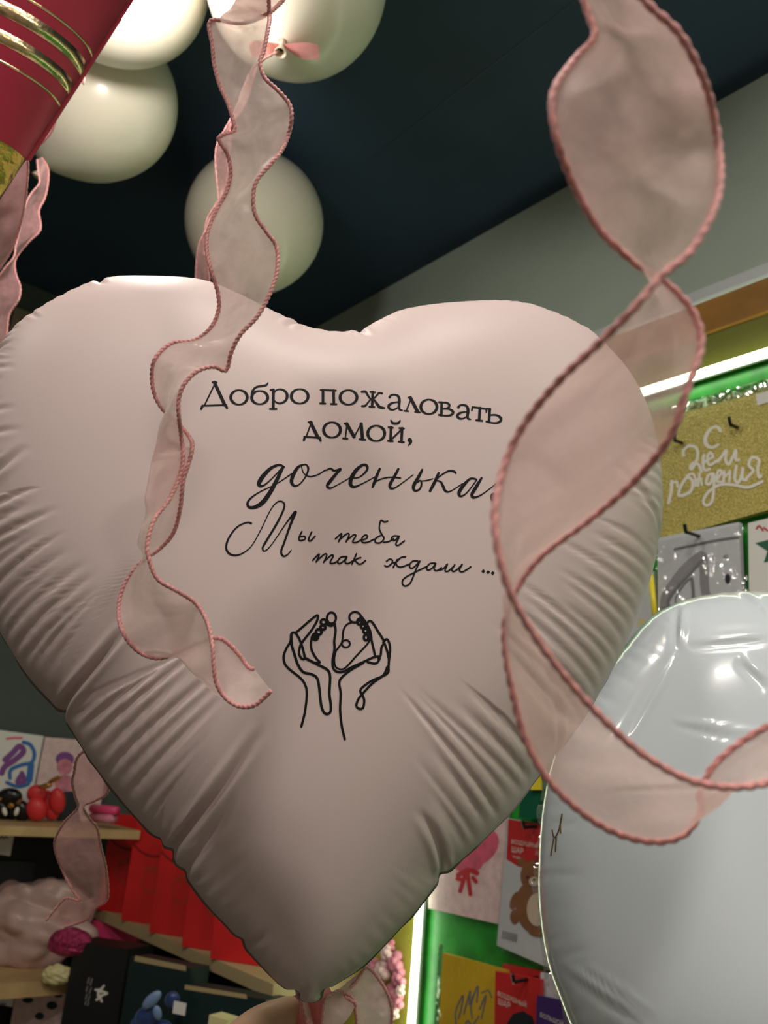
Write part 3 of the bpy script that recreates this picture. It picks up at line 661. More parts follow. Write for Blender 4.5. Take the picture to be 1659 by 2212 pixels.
# ------------------------------------------------------------------ latex balloons
def latex(px, py, rpx, neck_px, label, tie=True, depth=None):
    w_ = W(px, py); d = depth or (ZC - CAMZ - 0.001) / (w_[2] + rpx / FPX); R = rpx * d / FPX
    c = ORG + w_ * d
    root = empty('latex_balloon', c, label, 'balloon', 'cream latex balloons floating against the ceiling')
    tgt = ORG + W(*neck_px[:2]) * (d + neck_px[2] * R); ax = _n(tgt - c)          # towards the neck
    prof = [(0.0005, -R)]
    for a in np.linspace(-88, 62, 34):
        a = math.radians(a); k = 1 + (0.10 * max(0, math.sin(a)) ** 2)
        prof.append((R * math.cos(a), R * math.sin(a) * k))
    r0, h0 = prof[-1]
    for t in np.linspace(0.12, 1, 9): prof.append((r0 * (1 - t) ** 1.25 + 0.006 * t, h0 + (R * 1.16 - h0) * (1 - (1 - t) ** 1.7)))
    lathe('body', prof, c, ax, M['latex'], root, 56)
    kn = R * 1.16
    lathe('neck', [(0.0055, kn - 0.002), (0.004, kn + 0.003), (0.006, kn + 0.006), (0.0038, kn + 0.009), (0.0042, kn + 0.014), (0.0072, kn + 0.021), (0.0086, kn + 0.024), (0.0080, kn + 0.025), (0.006, kn + 0.0235), (0.0025, kn + 0.017)], c, ax, M['latexknot'], root, 28)
    if tie:
        k0 = c + ax * (kn + 0.006); e = ROT[:, 0] - ax * (ROT[:, 0] @ ax); e = _n(e); f = np.cross(ax, e)
        bm_v, bm_f, uv = [], [], []
        for s_, ln in ((1, 0.050), (-1, 0.042)):
            b0 = len(bm_v)
            for i, t in enumerate(np.linspace(0, 1, 9)):
                cpt = k0 + e * s_ * ln * t + ax * (0.006 * math.sin(3 * t)) - np.array([0, 0, 0.010]) * t * t
                hw = 0.0035 + 0.007 * math.sin(min(1, t * 1.3) * 1.6)
                for k in (-1, 1): bm_v.append(cpt + f * hw * k + ax * 0.003 * math.sin(5 * t + k)); uv.append((t * ln * 10, k))
            for i in range(8): bm_f.append((b0 + 2 * i, b0 + 2 * i + 1, b0 + 2 * i + 3, b0 + 2 * i + 2))
        b = mesh_obj('ribbon_tie', bm_v, bm_f, M['ribbontie'], root, uvs=uv)
        b['label'] = 'pink ribbon tied round the neck'
    return c, R, ax
latex(550, 480, 148, (500, 640, -0.5), 'cream latex balloon hanging alone above the cleft of the heart, behind the left ribbon', tie=False)
latex(640, -40, 196, (600, 140, -0.80), 'large cream latex balloon at the top with its knot and pink bow facing the viewer')
latex(275, -45, 174, (120, 60, 0.1), 'cream latex balloon at the top edge beside the red tube balloon', tie=False)
bD = latex(215, 215, 165, (108, 345, -0.2), 'cream latex balloon under another one, its pale knot beside the gold tip', tie=False)

# ------------------------------------------------------------------ red tube balloon
def red_tube():
    a = P(-105, 430, 0.79); b = P(20, -60, 0.81); ax = _n(b - a); L = np.linalg.norm(b - a); k = L / 506.0
    root = empty('tube_balloon', a, 'red metallic foil cone balloon with gold stripes and a gold end, beside cream balloons', 'balloon')
    right = _n(np.cross(ax, _n(ORG - a)))
    if right @ ROT[:, 0] < 0: right = -right
    face = _n(np.cross(ax, right))
    R = lambda h: (0.034 + (0.097 - 0.034) * h / L)
    def flat(prof, name, m, seg=96):
        V, F = lathe_data(prof, a, ax, seg); out = []
        for v in V:
            d = v - a; h = d @ ax; x = d @ right; y = d @ face
            y = y * 0.62 * math.sqrt(max(0.0, 1 - (x / (R(max(h, 0)) * 1.02)) ** 2)) ** 0.15
            out.append(a + ax * h + right * x + face * y)
        return mesh_obj(name, out, F, m, root)
    hs = [137 * k, 273 * k, 317 * k, 369 * k, 407 * k]; g0 = hs[0]
    flat([(R(t), t) for t in np.linspace(g0 - 0.002, L * 1.35, 24)] + [(R(L * 1.35) * 0.8, L * 1.42), (0.002, L * 1.45)], 'red_sleeve', M['redfoil'])
    flat([(0.002, g0 - 0.078)] + [(R(t) * 0.99, t) for t in np.linspace(g0 - 0.075, g0, 8)], 'gold_end', M['gold'])
    for h, wd in ((hs[1], 0.0016), (hs[2], 0.0105), (hs[3], 0.0115), (hs[4], 0.0016)):
        flat([(R(h - wd / 2) - 0.0006, h - wd / 2 - 0.0005), (R(h - wd / 2) + 0.0006, h - wd / 2), (R(h + wd / 2) + 0.0006, h + wd / 2), (R(h + wd / 2) - 0.0006, h + wd / 2 + 0.0005)], 'gold_stripe', M['goldstripe'])
    v = []; f = []; hh = np.linspace(g0, L * 1.3, 30)
    for t in hh:
        for e in (R(t) * 0.97, R(t) + 0.0035):
            for z in (-0.0005, 0.0005): v.append(a + ax * t + right * e + face * z)
    for i in range(len(hh) - 1):
        q = 4 * i; f += [(q, q + 2, q + 6, q + 4), (q + 1, q + 5, q + 7, q + 3), (q + 2, q + 3, q + 7, q + 6)]
    mesh_obj('seam', v, f, M['redfoil'], root)
red_tube()

# ------------------------------------------------------------------ organza ribbons
def ribbon(name, rows, label, width=0.04, depth=(0.45, 0.45), m='ribbon', rope=0.00135, sub=7, across=12, sign=None, mid_push=0.012, twist=0.0042, loc=None):
    """rows: (P, Q, M or None[, sign]) pixel stations of the two wired edges; the strip keeps its width, what the picture foreshortens goes into depth"""
    n = len(rows); out = []
    for i, rw in enumerate(rows):
        p, q = np.array(rw[0], float), np.array(rw[1], float)
        mid = np.array(rw[2], float) if len(rw) > 2 and rw[2] is not None else (p + q) / 2
        has = 1.0 if len(rw) > 2 and rw[2] is not None else 0.0
        t = i / (n - 1); D = np.interp(t, np.linspace(0, 1, len(depth)), depth)
        gap = np.linalg.norm(p - q) * D / FPX; path = (np.linalg.norm(p - mid) + np.linalg.norm(mid - q)) * D / FPX
        dz = math.sqrt(max(0.0, width ** 2 - path ** 2)) * 0.75
        sg = rw[3] if len(rw) > 3 else 1.0
        out.append([p[0], p[1], D - sg * dz / 2, q[0], q[1], D + sg * dz / 2, mid[0], mid[1], D - has * mid_push * 0.0, has])
    S = cr(out, sub); A, Bq, MM = [], [], []
    for s in S:
        A.append(P(s[0], s[1], s[2])); Bq.append(P(s[3], s[4], s[5]))
        MM.append(P(s[6], s[7], s[8] + 0.004 * (1 - s[9])))
    A, Bq, MM = map(np.array, (A, Bq, MM))
    V = []; F = []; uv = []; K = across + 1
    sl = np.r_[0, np.cumsum(np.linalg.norm(np.diff((A + Bq) / 2, axis=0), axis=1))]
    for i in range(len(A)):
        ctrl = 2 * MM[i] - (A[i] + Bq[i]) / 2
        lat = Bq[i] - A[i]; tan = (A[min(i + 1, len(A) - 1)] + Bq[min(i + 1, len(A) - 1)] - A[max(i - 1, 0)] - Bq[max(i - 1, 0)])
        nr = np.cross(lat, tan); nr = nr / max(np.linalg.norm(nr), 1e-9)
        for k in range(K):
            t = k / across; q = sl[i] / width
            rip = width * 0.035 * math.sin(math.pi * t) * (math.sin(2.9 * q + 2 * t) + 0.8 * math.sin(5.3 * q - 5 * t + 1) + 0.4 * math.sin(11 * q + 7 * t))
            V.append((1 - t) ** 2 * A[i] + 2 * t * (1 - t) * ctrl + t * t * Bq[i] + nr * rip); uv.append((q, t))
    for i in range(len(A) - 1):
        for k in range(across): a = i * K + k; F.append((a, a + 1, a + K + 1, a + K))
    o = mesh_obj(name, V, F, M[m], None, uvs=uv); tag(o, label, 'ribbon', 'pink organza ribbons')
    for e in (A, Bq):
        q = resample(e, twist / 5)
        c = tube('wired_edge', q, rope, M['rope'], o, sides=9, twist=twist, lobes=0.34); c['label'] = 'darker rose twisted wire edge'
    return o

RIGHT = [((1345, -60), (1240, -60)), ((1400, 10), (1270, 30)), ((1465, 70), (1283, 80)), ((1510, 150), (1240, 130)), ((1535, 220), (1195, 200)), ((1552, 310), (1200, 290)),
 ((1556, 390), (1235, 390)), ((1540, 460), (1290, 490)), ((1490, 545), (1350, 550)), ((1430, 595), (1395, 585)), ((1370, 665), (1450, 620)), ((1290, 745), (1500, 680)),
 ((1210, 820), (1515, 750)), ((1140, 905), (1485, 840)), ((1095, 990), (1450, 940)), ((1070, 1090), (1370, 1040)), ((1073, 1170), (1270, 1125)), ((1090, 1245), (1165, 1205)),
 ((1112, 1300), (1105, 1295)), ((1150, 1365), (1090, 1380)), ((1215, 1455), (1108, 1500)), ((1290, 1540), (1140, 1610)), ((1370, 1615), (1200, 1705)), ((1440, 1662), (1300, 1785)),
 ((1490, 1685), (1400, 1818)), ((1530, 1695), (1475, 1805)), ((1560, 1700), (1515, 1750)), ((1600, 1700), (1512, 1712)), ((1640, 1695), (1545, 1650)), ((1690, 1680), (1620, 1590)), ((1760, 1650), (1720, 1540))]
ribbon('organza_ribbon', RIGHT, 'wide out-of-focus pink organza ribbon twisting down the right side in front of the heart', 0.042, (0.24, 0.225, 0.235, 0.25), 'ribbonnear', rope=0.00105, across=14)
LEFT = [((578, -60), (660, -60)), ((580, -10), (612, 0), (535, -10)), ((582, 30), (575, 32), (500, 18)), ((582, 45), (520, 50), (478, 42)), ((578, 70), (455, 45)), ((570, 110), (459, 100)), ((562, 135), (463, 140)), ((572, 168), (475, 185)),
 ((600, 195), (493, 225)), ((625, 225), (504, 262)), ((630, 255), (505, 285)), ((622, 295), (472, 298)), ((605, 330), (492, 335)), ((580, 360), (499, 375)), ((555, 390), (490, 415)),
 ((547, 425), (468, 455)), ((552, 465), (450, 500)), ((575, 500), (447, 540)), ((598, 535), (455, 580)), ((598, 590), (470, 630)), ((580, 640), (472, 670)), ((555, 685), (455, 708)),
 ((520, 722), (420, 735)), ((500, 760), (370, 742)), ((488, 800), (335, 775)), ((460, 792), (328, 815)), ((425, 803), (335, 855)), ((398, 830), (355, 888), (366, 862)), ((386, 865), (385, 915), (350, 905)),
 ((387, 905), (410, 945), (342, 945)), ((392, 945), (416, 965), (329, 990)), ((396, 985), (408, 1000), (319, 1040)), ((388, 1030), (396, 1040), (314, 1085)), ((365, 1080), (390, 1095), (310, 1130)),
 ((335, 1120), (375, 1150), (308, 1160)), ((320, 1165), (345, 1185), (307, 1185)), ((320, 1200), (305, 1215), (312, 1208)), ((340, 1250), (268, 1265)), ((385, 1278), (256, 1320)), ((425, 1305), (268, 1370)),
 ((448, 1345), (300, 1408)), ((459, 1395), (345, 1422)), ((462, 1435), (400, 1402), (402, 1438)), ((468, 1475), (445, 1382), (438, 1462)), ((485, 1505), (480, 1380), (470, 1480)), ((515, 1525), (515, 1412)), ((550, 1523), (535, 1440)), ((586, 1492), (550, 1446))]
ribbon('organza_ribbon', LEFT, 'pink organza ribbon with rope-like edges hanging in front of the left half of the heart', 0.038, (0.47, 0.46, 0.45, 0.44, 0.43, 0.42), rope=0.00108, twist=0.0024)
# ribbons further away
ribbon('organza_ribbon', [((588, 118), (600, 112)), ((545, 150), (560, 140)), ((510, 235), (530, 225)), ((485, 282), (500, 270)), ((470, 310), (498, 300)), ((466, 350), (494, 360)), ((472, 420), (486, 410)), ((474, 450), (468, 440)), ((450, 490), (446, 480)), ((430, 530), (440, 540)), ((424, 580), (448, 560)), ((424, 625), (452, 600)), ((430, 680), (456, 670))],
       'thin pink ribbon dangling from the balloon above the heart cleft', 0.024, (1.14, 1.14), 'ribbonfar', rope=0.0013, twist=0.01)
ribbon('organza_ribbon', [((45, 330), (-30, 330)), ((60, 350), (-30, 380)), ((58, 400), (-40, 440)), ((52, 450), (-50, 490)), ((40, 500), (-60, 530)), ((25, 540), (-60, 560)), ((0, 580), (-60, 590)), ((-30, 620), (-80, 630))],
       'pale pink ribbon just below the gold end of the red tube', 0.045, (0.95, 0.95), 'ribbonfar', rope=0.0012, twist=0.008)
ribbon('organza_ribbon', [((80, 345), (90, 340)), ((82, 370), (104, 365)), ((85, 395), (103, 400)), ((70, 415), (96, 430)), ((58, 435), (84, 455)), ((48, 470), (88, 485)), ((42, 500), (84, 502)), ((34, 530), (60, 525)), ((30, 555), (34, 560)), ((10, 580), (34, 590)), ((-10, 610), (44, 620)), ((-20, 640), (40, 648)), ((-20, 680), (20, 680)), ((-20, 720), (15, 720)), ((-20, 770), (10, 765))],
       'pink curling ribbon tied to the balloon knot at far left, falling behind the heart', 0.04, (1.25, 1.15), 'ribbonfar', rope=0.0012, twist=0.008)
ribbon('organza_ribbon', [((120, 200), (128, 170)), ((110, 250), (127, 220)), ((90, 290), (118, 270)), ((70, 315), (100, 300)), ((48, 335), (75, 322)), ((40, 350), (60, 340))],
       'pink ribbon loop lying along the right edge of the red tube', 0.03, (1.0, 1.0), 'ribbonfar', rope=0.0012, twist=0.008)
ribbon('organza_ribbon', [((150, 115), (178, 108)), ((155, 135), (184, 130)), ((150, 160), (182, 160)), ((148, 172), (180, 182))],
       'short pink ribbon end hanging between two cream balloons by the red tube', 0.03, (1.05, 1.05), 'ribbonfar', rope=0.0012, twist=0.008)
ribbon('organza_ribbon', [((330, 1560), (360, 1610)), ((230, 1600), (290, 1640)), ((172, 1630), (230, 1640)), ((160, 1670), (235, 1690)), ((156, 1690), (230, 1715)), ((162, 1720), (205, 1730)), ((168, 1745), (180, 1742)), ((140, 1775), (195, 1770)), ((120, 1810), (210, 1790)), ((120, 1840), (218, 1830)), ((135, 1880), (228, 1870)), ((155, 1920), (233, 1915)), ((172, 1945), (230, 1945)), ((150, 1940), (205, 1962)), ((135, 1945), (190, 1985)), ((100, 1988), (140, 2003))],
       'pink organza ribbon hanging behind the lower left edge of the heart', 0.04, (0.66, 0.72, 0.78, 0.78), 'ribbonfar', rope=0.0011, twist=0.006)

# ------------------------------------------------------------------ hand holding the tail
def skin_mesh(name, verts, edges, radii, m, root_i=0, sub=2):
    me = bpy.data.meshes.new(name); me.from_pydata([tuple(v) for v in verts], edges, []); me.update()
    o = bpy.data.objects.new(name, me); scene.collection.objects.link(o)
    md = o.modifiers.new('s', 'SKIN'); me.skin_vertices.new(name='') if not me.skin_vertices else None
    for i, sv in enumerate(me.skin_vertices[0].data):
        sv.radius = (radii[i], radii[i]); sv.use_root = (i == root_i)
    md.use_smooth_shade = True
    sd = o.modifiers.new('d', 'SUBSURF'); sd.levels = sub; sd.render_levels = sub
    dg = bpy.context.evaluated_depsgraph_get(); dg.update()
    ev = o.evaluated_get(dg); me2 = bpy.data.meshes.new_from_object(ev)
    o.modifiers.clear(); o.data = me2; me2.materials.clear(); me2.materials.append(m)
    return o
def hand():
    D = 0.60
    pts = {}
    V = []; E = []; R = []
    def add(p, r, par=None):
        V.append(P(*p)); R.append(r)
        if par is not None: E.append((par, len(V) - 1))
        return len(V) - 1
    palm = add((520, 2440, D + 0.02), 0.026)
    wr = add((430, 2620, D + 0.03), 0.024, palm); fa = add((330, 2900, D + 0.05), 0.032, wr); add((240, 3250, D + 0.08), 0.040, fa)
    # thumb: from the side of the palm, lying up against the tail
    t0 = add((440, 2380, D - 0.005), 0.0155, palm); t1 = add((468, 2285, D - 0.02), 0.0120, t0); t2 = add((555, 2208, D - 0.022), 0.0112, t1); t3 = add((632, 2180, D - 0.012), 0.0098, t2); add((664, 2182, D - 0.006), 0.0064, t3)
    # index folded behind the tail
    k = add((610, 2350, D + 0.03), 0.0135, palm); a = add((690, 2290, D + 0.032), 0.0098, k); b = add((716, 2222, D + 0.022), 0.0088, a); add((690, 2190, D + 0.010), 0.0070, b)
    for (kx, ky, mx, my, ex, ey, tx, ty, dz) in ((640, 2400, 735, 2370, 745, 2310, 700, 2290, 0.03), (640, 2460, 735, 2445, 740, 2385, 690, 2368, 0.03), (620, 2520, 700, 2515, 706, 2462, 660, 2450, 0.028)):
        k = add((kx, ky, D + dz), 0.0130, palm); a = add((mx, my, D + dz), 0.0094, k); b = add((ex, ey, D + dz - 0.014), 0.0085, a); add((tx, ty, D + dz - 0.026), 0.0070, b)
    o = skin_mesh('person', V, E, R, M['skin'])
    tag(o, 'hand at the bottom edge pinching the tail of the heart balloon with thumb and finger', 'person')
    bpy.context.view_layer.update()
hand()
# tail of the heart with the wrapped pink ribbon, and the bow loop to its right
def tail():
    D = 0.60
    p = [P(669, 2125, 0.616), P(669, 2160, 0.608), P(672, 2240, D), P(668, 2290, D + 0.002), P(660, 2350, D + 0.01)]
    tube('balloon_tail', cr(p, 6), np.interp(np.arange(25), [0, 6, 12, 24], [0.012, 0.009, 0.006, 0.007]), M['foil'], heart_root)
    o = ribbon('organza_ribbon', [((640, 2150), (702, 2146)), ((650, 2165), (718, 2160), (680, 2185)), ((660, 2200), (745, 2178), (700, 2215)), ((690, 2230), (770, 2168), (735, 2215)), ((700, 2165), (745, 2150), (725, 2165)), ((715, 2150), (770, 2120)), ((735, 2140), (792, 2090)), ((760, 2155), (822, 2120)), ((768, 2185), (842, 2160)), ((770, 2220), (846, 2205)), ((760, 2260), (830, 2270)), ((740, 2290), (790, 2320))],
           'pink ribbon bow knotted at the tail of the heart above the hand', 0.035, (0.585, 0.57, 0.60, 0.62), rope=0.0011)
    wr = cr([P(668, 2146, 0.600), P(676, 2185, 0.594), P(684, 2225, 0.597), P(690, 2275, 0.598)], 8)
    V, F = tube_data(wr, np.interp(np.arange(len(wr)), [0, 8, 16, 24], [0.0125, 0.0165, 0.0155, 0.011]), 28, caps=False)
    ctr = [wr[i // 28] for i in range(len(V))]
    V = [c + (v - c) * (1 + 0.10 * math.sin(9 * (i % 28) / 28 * 6.283 + 0.5 * (i // 28)) + 0.06 * math.sin(5 * (i % 28) / 28 * 6.283)) for i, (v, c) in enumerate(zip(V, ctr))]
    k = mesh_obj('wrapped_knot', V, F, M['ribbontie'], o, uvs=[((i // 28) * 0.2, (i % 28) / 28) for i in range(len(V))]); k['label'] = 'darker gathered knot'
tail()

# ------------------------------------------------------------------ right wall goods
def wall_card(name, px, m, off=0.0, th=0.006, parent=None, X=None):
    """flat pack hanging on the right wall: its four picture corners meet the wall plane"""
    X = X if X is not None else XW - 0.014 - off
    f = [onX(x, y, X - th) for x, y in px]; b = [np.array([X, q[1], q[2]]) for q in f]
    n = len(px); V = f + b; F = [tuple(range(n)), tuple(range(2 * n - 1, n - 1, -1))] + [(i, i + n, (i + 1) % n + n, (i + 1) % n) for i in range(n)]
    bm = bmesh.new(); vs = [bm.verts.new(tuple(v)) for v in V]
    for fc in F: bm.faces.new([vs[i] for i in fc])
    return bm_obj(name, bm, m, parent)
def wall_proj(X): return lambda x, y: onX(x, y, X)
def wall_print(name, strokes, X, m, parent, label=None): return print_on(name, strokes, wall_proj(X), m, parent, label, step=1.5)
def wall_fill(name, polys, X, m, parent, label=None):
    V, F = fill_data(polys, wall_proj(X)); o = mesh_obj(name, V, F, m, parent, smooth=False)
    if label: o['label'] = label
    return o
def text_on_wall(name, body, px, height_px, X, m, parent, tilt=0.0):
    cu = bpy.data.curves.new(name, 'FONT'); cu.body = body; cu.size = 1.0
    o = bpy.data.objects.new(name, cu); scene.collection.objects.link(o)
    dg = bpy.context.evaluated_depsgraph_get(); me = bpy.data.meshes.new_from_object(o.evaluated_get(dg)); bpy.data.objects.remove(o)
    a = onX(px[0], px[1], X); b = onX(px[0], px[1] - height_px, X); s = np.linalg.norm(b - a) / 0.72
    er = np.array([0, -1.0, 0]); eu = np.array([0, 0, 1.0]); er, eu = er * math.cos(tilt) + eu * math.sin(tilt), eu * math.cos(tilt) - er * math.sin(tilt)
    V = [a + er * v.co.x * s + eu * v.co.y * s for v in me.vertices]; F = [tuple(p.vertices) for p in me.polygons]
    return mesh_obj(name, V, F, m, parent, smooth=False)
def hook(px, py, X0, label, ln=0.05):
    a = onX(px, py, X0 - ln); b = np.array([XW - 0.012, a[1], a[2] + 0.004])
    o = tube('display_hook', cr([b, a + [0.006, 0, 0.001], a + [0, 0, 0.001], a + [-0.004, 0, 0.012]], 5), 0.0028, M['blackgloss'], None, sides=8)
    return tag(o, label, 'hook', 'black hooks on the display board')

# gold glitter bag with white handwriting
g = wall_card('gift_bag', [(1384, 900), (1700, 818), (1700, 1090), (1380, 1180)], M['glitter'], 0.004, 0.012)
tag(g, 'gold glitter gift bag with white birthday lettering under the led strip', 'gift bag')
XG = XW - 0.014 - 0.004 - 0.012
GB = [[(1085, 388, 34), (1060, 352, 30), (1000, 350, 24), (930, 420, 34), (905, 510, 36), (940, 575, 34), (1000, 590, 26), (1065, 555, 20)],
 pen(26, (650, 685), (645, 630), (710, 572), (790, 590), (818, 660), (800, 760), (745, 850), (725, 830), (760, 780), (830, 800), (862, 880)),
 pen(26, (890, 680), (880, 780), (900, 860), (960, 850)), pen(24, (880, 780), (935, 740), (1000, 700), (965, 652), (930, 720), (960, 800), (1060, 740)),
 pen(26, (1060, 760), (1110, 690), (1160, 625), (1150, 740), (1190, 790), (1240, 700), (1275, 620), (1270, 730), (1310, 740)),
 pen(30, (505, 995), (500, 1110), (468, 1250)), pen(24, (490, 1030), (560, 1000), (575, 1060)),
 pen(28, (640, 1165), (585, 1160), (620, 1050), (690, 950), (755, 1000), (735, 1110), (640, 1170)), pen(22, (690, 930), (760, 905), (790, 980), (790, 1050)), pen(24, (840, 905), (820, 1050)), pen(20, (780, 990), (850, 960), (865, 1040)),
 pen(26, (1000, 905), (940, 930), (920, 1020), (970, 1020), (1005, 900), (1010, 1080), (985, 1240), (920, 1285), (885, 1230), (950, 1120), (1080, 1040), (1250, 1040), (1420, 1068), (1590, 1000)),
 pen(24, (1050, 970), (1105, 890), (1065, 870), (1040, 990), (1110, 1000)), pen(26, (1135, 880), (1125, 1000)), pen(22, (1130, 950), (1185, 900), (1205, 870), (1195, 1000)),
 pen(28, (1280, 815), (1260, 960), (1300, 1010), (1340, 930), (1360, 830), (1350, 960), (1400, 980)), pen(26, (1400, 960), (1480, 870), (1430, 800), (1470, 710), (1550, 740), (1535, 840), (1550, 945), (1580, 930))]
wall_print('white_lettering', crop([[(x, y, q * 1.3) for x, y, q in st] for st in GB], 1360, 860, 5.548), XG - 0.0006, M['whiteprint'], g, 'white birthday lettering')
wall_card('film_fold', [(1400, 890), (1700, 806), (1700, 830), (1395, 912)], M['filmedge'], 0.018, 0.001, g)
wall_card('price_sticker', [(1632, 852), (1680, 838), (1682, 862), (1636, 876)], M['paper'], 0.017, 0.001, g)
hook(1578, 918, XG, 'black hook poking out of the gold bag above the lettering', 0.02)
hook(1458, 952, XG, 'black hook behind the ribbon at the left edge of the gold bag', 0.02)
# number balloon packs
f4 = wall_card('balloon_pack', [(1420, 1162), (1596, 1128), (1612, 1500), (1424, 1560)], M['greycard'], 0.018, 0.010)
tag(f4, 'white packet printed with a silver number 4 balloon, above the white foil balloon', 'packet', 'balloon packets on the display board')
X4 = XW - 0.014 - 0.028
wall_print('printed_number', crop([pen(105, (1010, 1180), (910, 1000), (880, 600), (830, 570), (620, 760), (430, 1050), (440, 1240), (560, 1260), (700, 1190), (900, 1130), (960, 1130))], 1360, 1100, 5.548), X4 - 0.0005, M['greyfoil'], f4, 'silver grey number 4')
wall_print('number_outline', crop([pen(34, (880, 600), (640, 860), (470, 1080), (500, 1170), (680, 1170), (760, 1080), (745, 830)), ('o', [(x, y, 16) for x, y in ((730, 830), (560, 1040), (580, 1140), (720, 1120), (760, 1040))])], 1360, 1100, 5.548), X4 - 0.001, M['greydark'], f4)
wall_print('header_slot', crop([pen(30, (540, 480), (780, 430), (1000, 380), (1300, 335))], 1360, 1100, 5.548), X4 - 0.0005, M['greydark'], f4, 'grey slot under the hook')
text_on_wall('size_print', '40', (1562, 1208), 9, X4 - 0.0006, M['greydark'], f4, 0.1)
wall_fill('printed_dots', [ell(1572, 1250, 6, 11), ell(1580, 1295, 10, 8)], X4 - 0.0006, M['navy'], f4)
wall_card('film_sleeve', [(1414, 1172), (1610, 1130), (1622, 1490), (1418, 1560)], M['film'], 0.0288, 0.0008, f4)
hook(1482, 1150, X4, 'black curved hook holding the number 4 packet', 0.035)
f5 = wall_card('balloon_pack', [(1616, 1130), (1720, 1105), (1730, 1500), (1622, 1540)], M['paper'], 0.018, 0.010)
tag(f5, 'white packet with a dark green star and red lettering at the right edge', 'packet', 'balloon packets on the display board')
star = [(1690 + (60 if k % 2 == 0 else 34) * math.cos(k * math.pi / 6 + 0.2), 1182 + (44 if k % 2 == 0 else 26) * math.sin(k * math.pi / 6 + 0.2)) for k in range(12)]
wall_fill('green_star', [star], X4 - 0.0005, M['emerald'], f5, 'dark green star')
wall_print('red_lettering', [pen(4, (1634, 1142), (1640, 1136), (1648, 1146)), pen(4, (1650, 1140), (1658, 1146))] , X4 - 0.0005, M['redprint'], f5)
wall_fill('printed_ball', [ell(1668, 1320, 32, 36)], X4 - 0.0005, M['greydark'], f5)
f6 = wall_card('balloon_pack', [(1340, 1250), (1412, 1234), (1416, 1500), (1330, 1520)], M['greycard'], 0.010, 0.008)
tag(f6, 'pale packet half hidden behind the right edge of the heart, left of number 4', 'packet', 'balloon packets on the display board')
wall_fill('printed_circle', [ell(1386, 1345, 9, 11)], XW - 0.0325, M['cream'], f6)
yt = tube('party_whistle', [onX(1406, 1243, XW - 0.045), onX(1417, 1350, XW - 0.045)], 0.0045, M['yellowtube'], None, sides=10)
tag(yt, 'thin yellow plastic tube between two white packets', 'tube')
# lower group
bc = wall_card('balloon_pack', [(1097, 1768), (1230, 1790), (1230, 2110), (1073, 2042)], M['greycard'], 0.012, 0.008)
tag(bc, 'white balloon packet with a red header and a brown bear print', 'packet', 'balloon packets on the display board')
XBc = XW - 0.014 - 0.020
wall_fill('red_header', [[(1098, 1769), (1170, 1781), (1230, 1792), (1230, 1900), (1160, 1880), (1120, 1872), (1094, 1856)]], XBc - 0.0004, M['redcard'], bc, 'red header')
text_on_wall('header_print', 'ВОЗДУШНЫЙ', (1104, 1822), 9, XBc - 0.0008, M['whiteprint'], bc, -0.01)
text_on_wall('header_print', 'ШАР', (1104, 1840), 12, XBc - 0.0008, M['whiteprint'], bc, -0.01)
text_on_wall('header_print', 'фигура', (1104, 1852), 6, XBc - 0.0008, M['whiteprint'], bc, -0.01)
wall_fill('bear_print', [ell(1152, 1892, 28, 34), ell(1126, 1862, 9, 9), ell(1148, 1960, 34, 55, rot=-0.1), ell(1112, 1945, 9, 20, rot=0.4), ell(1112, 1980, 10, 16), ell(1165, 2008, 26, 16)], XBc - 0.0006, M['bear'], bc, 'brown bear')
wall_fill('bear_belly', [ell(1160, 1965, 22, 36)], XBc - 0.0030, M['bearbelly'], bc); wall_fill('bear_muzzle', [ell(1154, 1904, 12, 10)], XBc - 0.0030, M['bearbelly'], bc)
wall_fill('bear_face', [ell(1140, 1895, 2.5, 3), ell(1164, 1897, 2.5, 3), ell(1154, 1900, 3, 2.5)], XBc - 0.0036, M['navy'], bc)
wall_fill('barcode', [[(1086 + k * 4.2, 2010 + k * 1.0), (1086 + k * 4.2 + 2, 2010.5 + k), (1084 + k * 4.2 + 2, 2028 + k), (1084 + k * 4.2, 2027.5 + k)] for k in range(8)], XBc - 0.0006, M['greydark'], bc)
wall_card('film_sleeve', [(1090, 1772), (1236, 1796), (1236, 2124), (1068, 2050)], M['film'], 0.0250, 0.0006, bc)
hook(1132, 1788, XBc, 'black hook through the red header above the bear', 0.03)
pk = wall_card('balloon_pack', [(930, 1740), (1100, 1715), (1076, 1996), (925, 1962)], M['pinkfloral'], 0.006, 0.006)
tag(pk, 'pale pink floral packet with a rose bouquet and red bow, left of the bear', 'packet', 'balloon packets on the display board')
XPk = XW - 0.014 - 0.012
wall_fill('rose_print', [ell(1030, 1830, 52, 38, rot=-0.6), ell(1010, 1862, 34, 24)], XPk - 0.0004, M['rosered'], pk)
wall_print('red_bow_print', [pen(11, (990, 1890), (1012, 1880), (1030, 1886)), pen(9, (1006, 1886), (994, 1925)), pen(9, (1010, 1886), (1016, 1932)), pen(9, (996, 1900), (988, 1898)), pen(9, (1022, 1896), (1028, 1904))], XPk - 0.0008, M['redprint'], pk, 'red bow')
gb = wall_card('gift_box', [(1132, 1668), (1230, 1690), (1230, 1775), (1120, 1766)], M['emerald'], 0.004, 0.03)
tag(gb, 'dark green box tucked between the heart and the white balloon', 'box')
yb = wall_card('party_candle', [(1148, 1655), (1166, 1655), (1166, 1706), (1146, 1706)], M['yellowtube'], 0.036, 0.006)
tag(yb, 'small yellow slab standing out in front of the dark green box', 'candle')
yp = wall_card('balloon_pack', [(956, 2058), (1094, 2096), (1080, 2330), (935, 2330)], M['yellow'], 0.014, 0.008)
tag(yp, 'yellow packet with grey handwriting beside the upright led strip', 'packet', 'balloon packets on the display board')
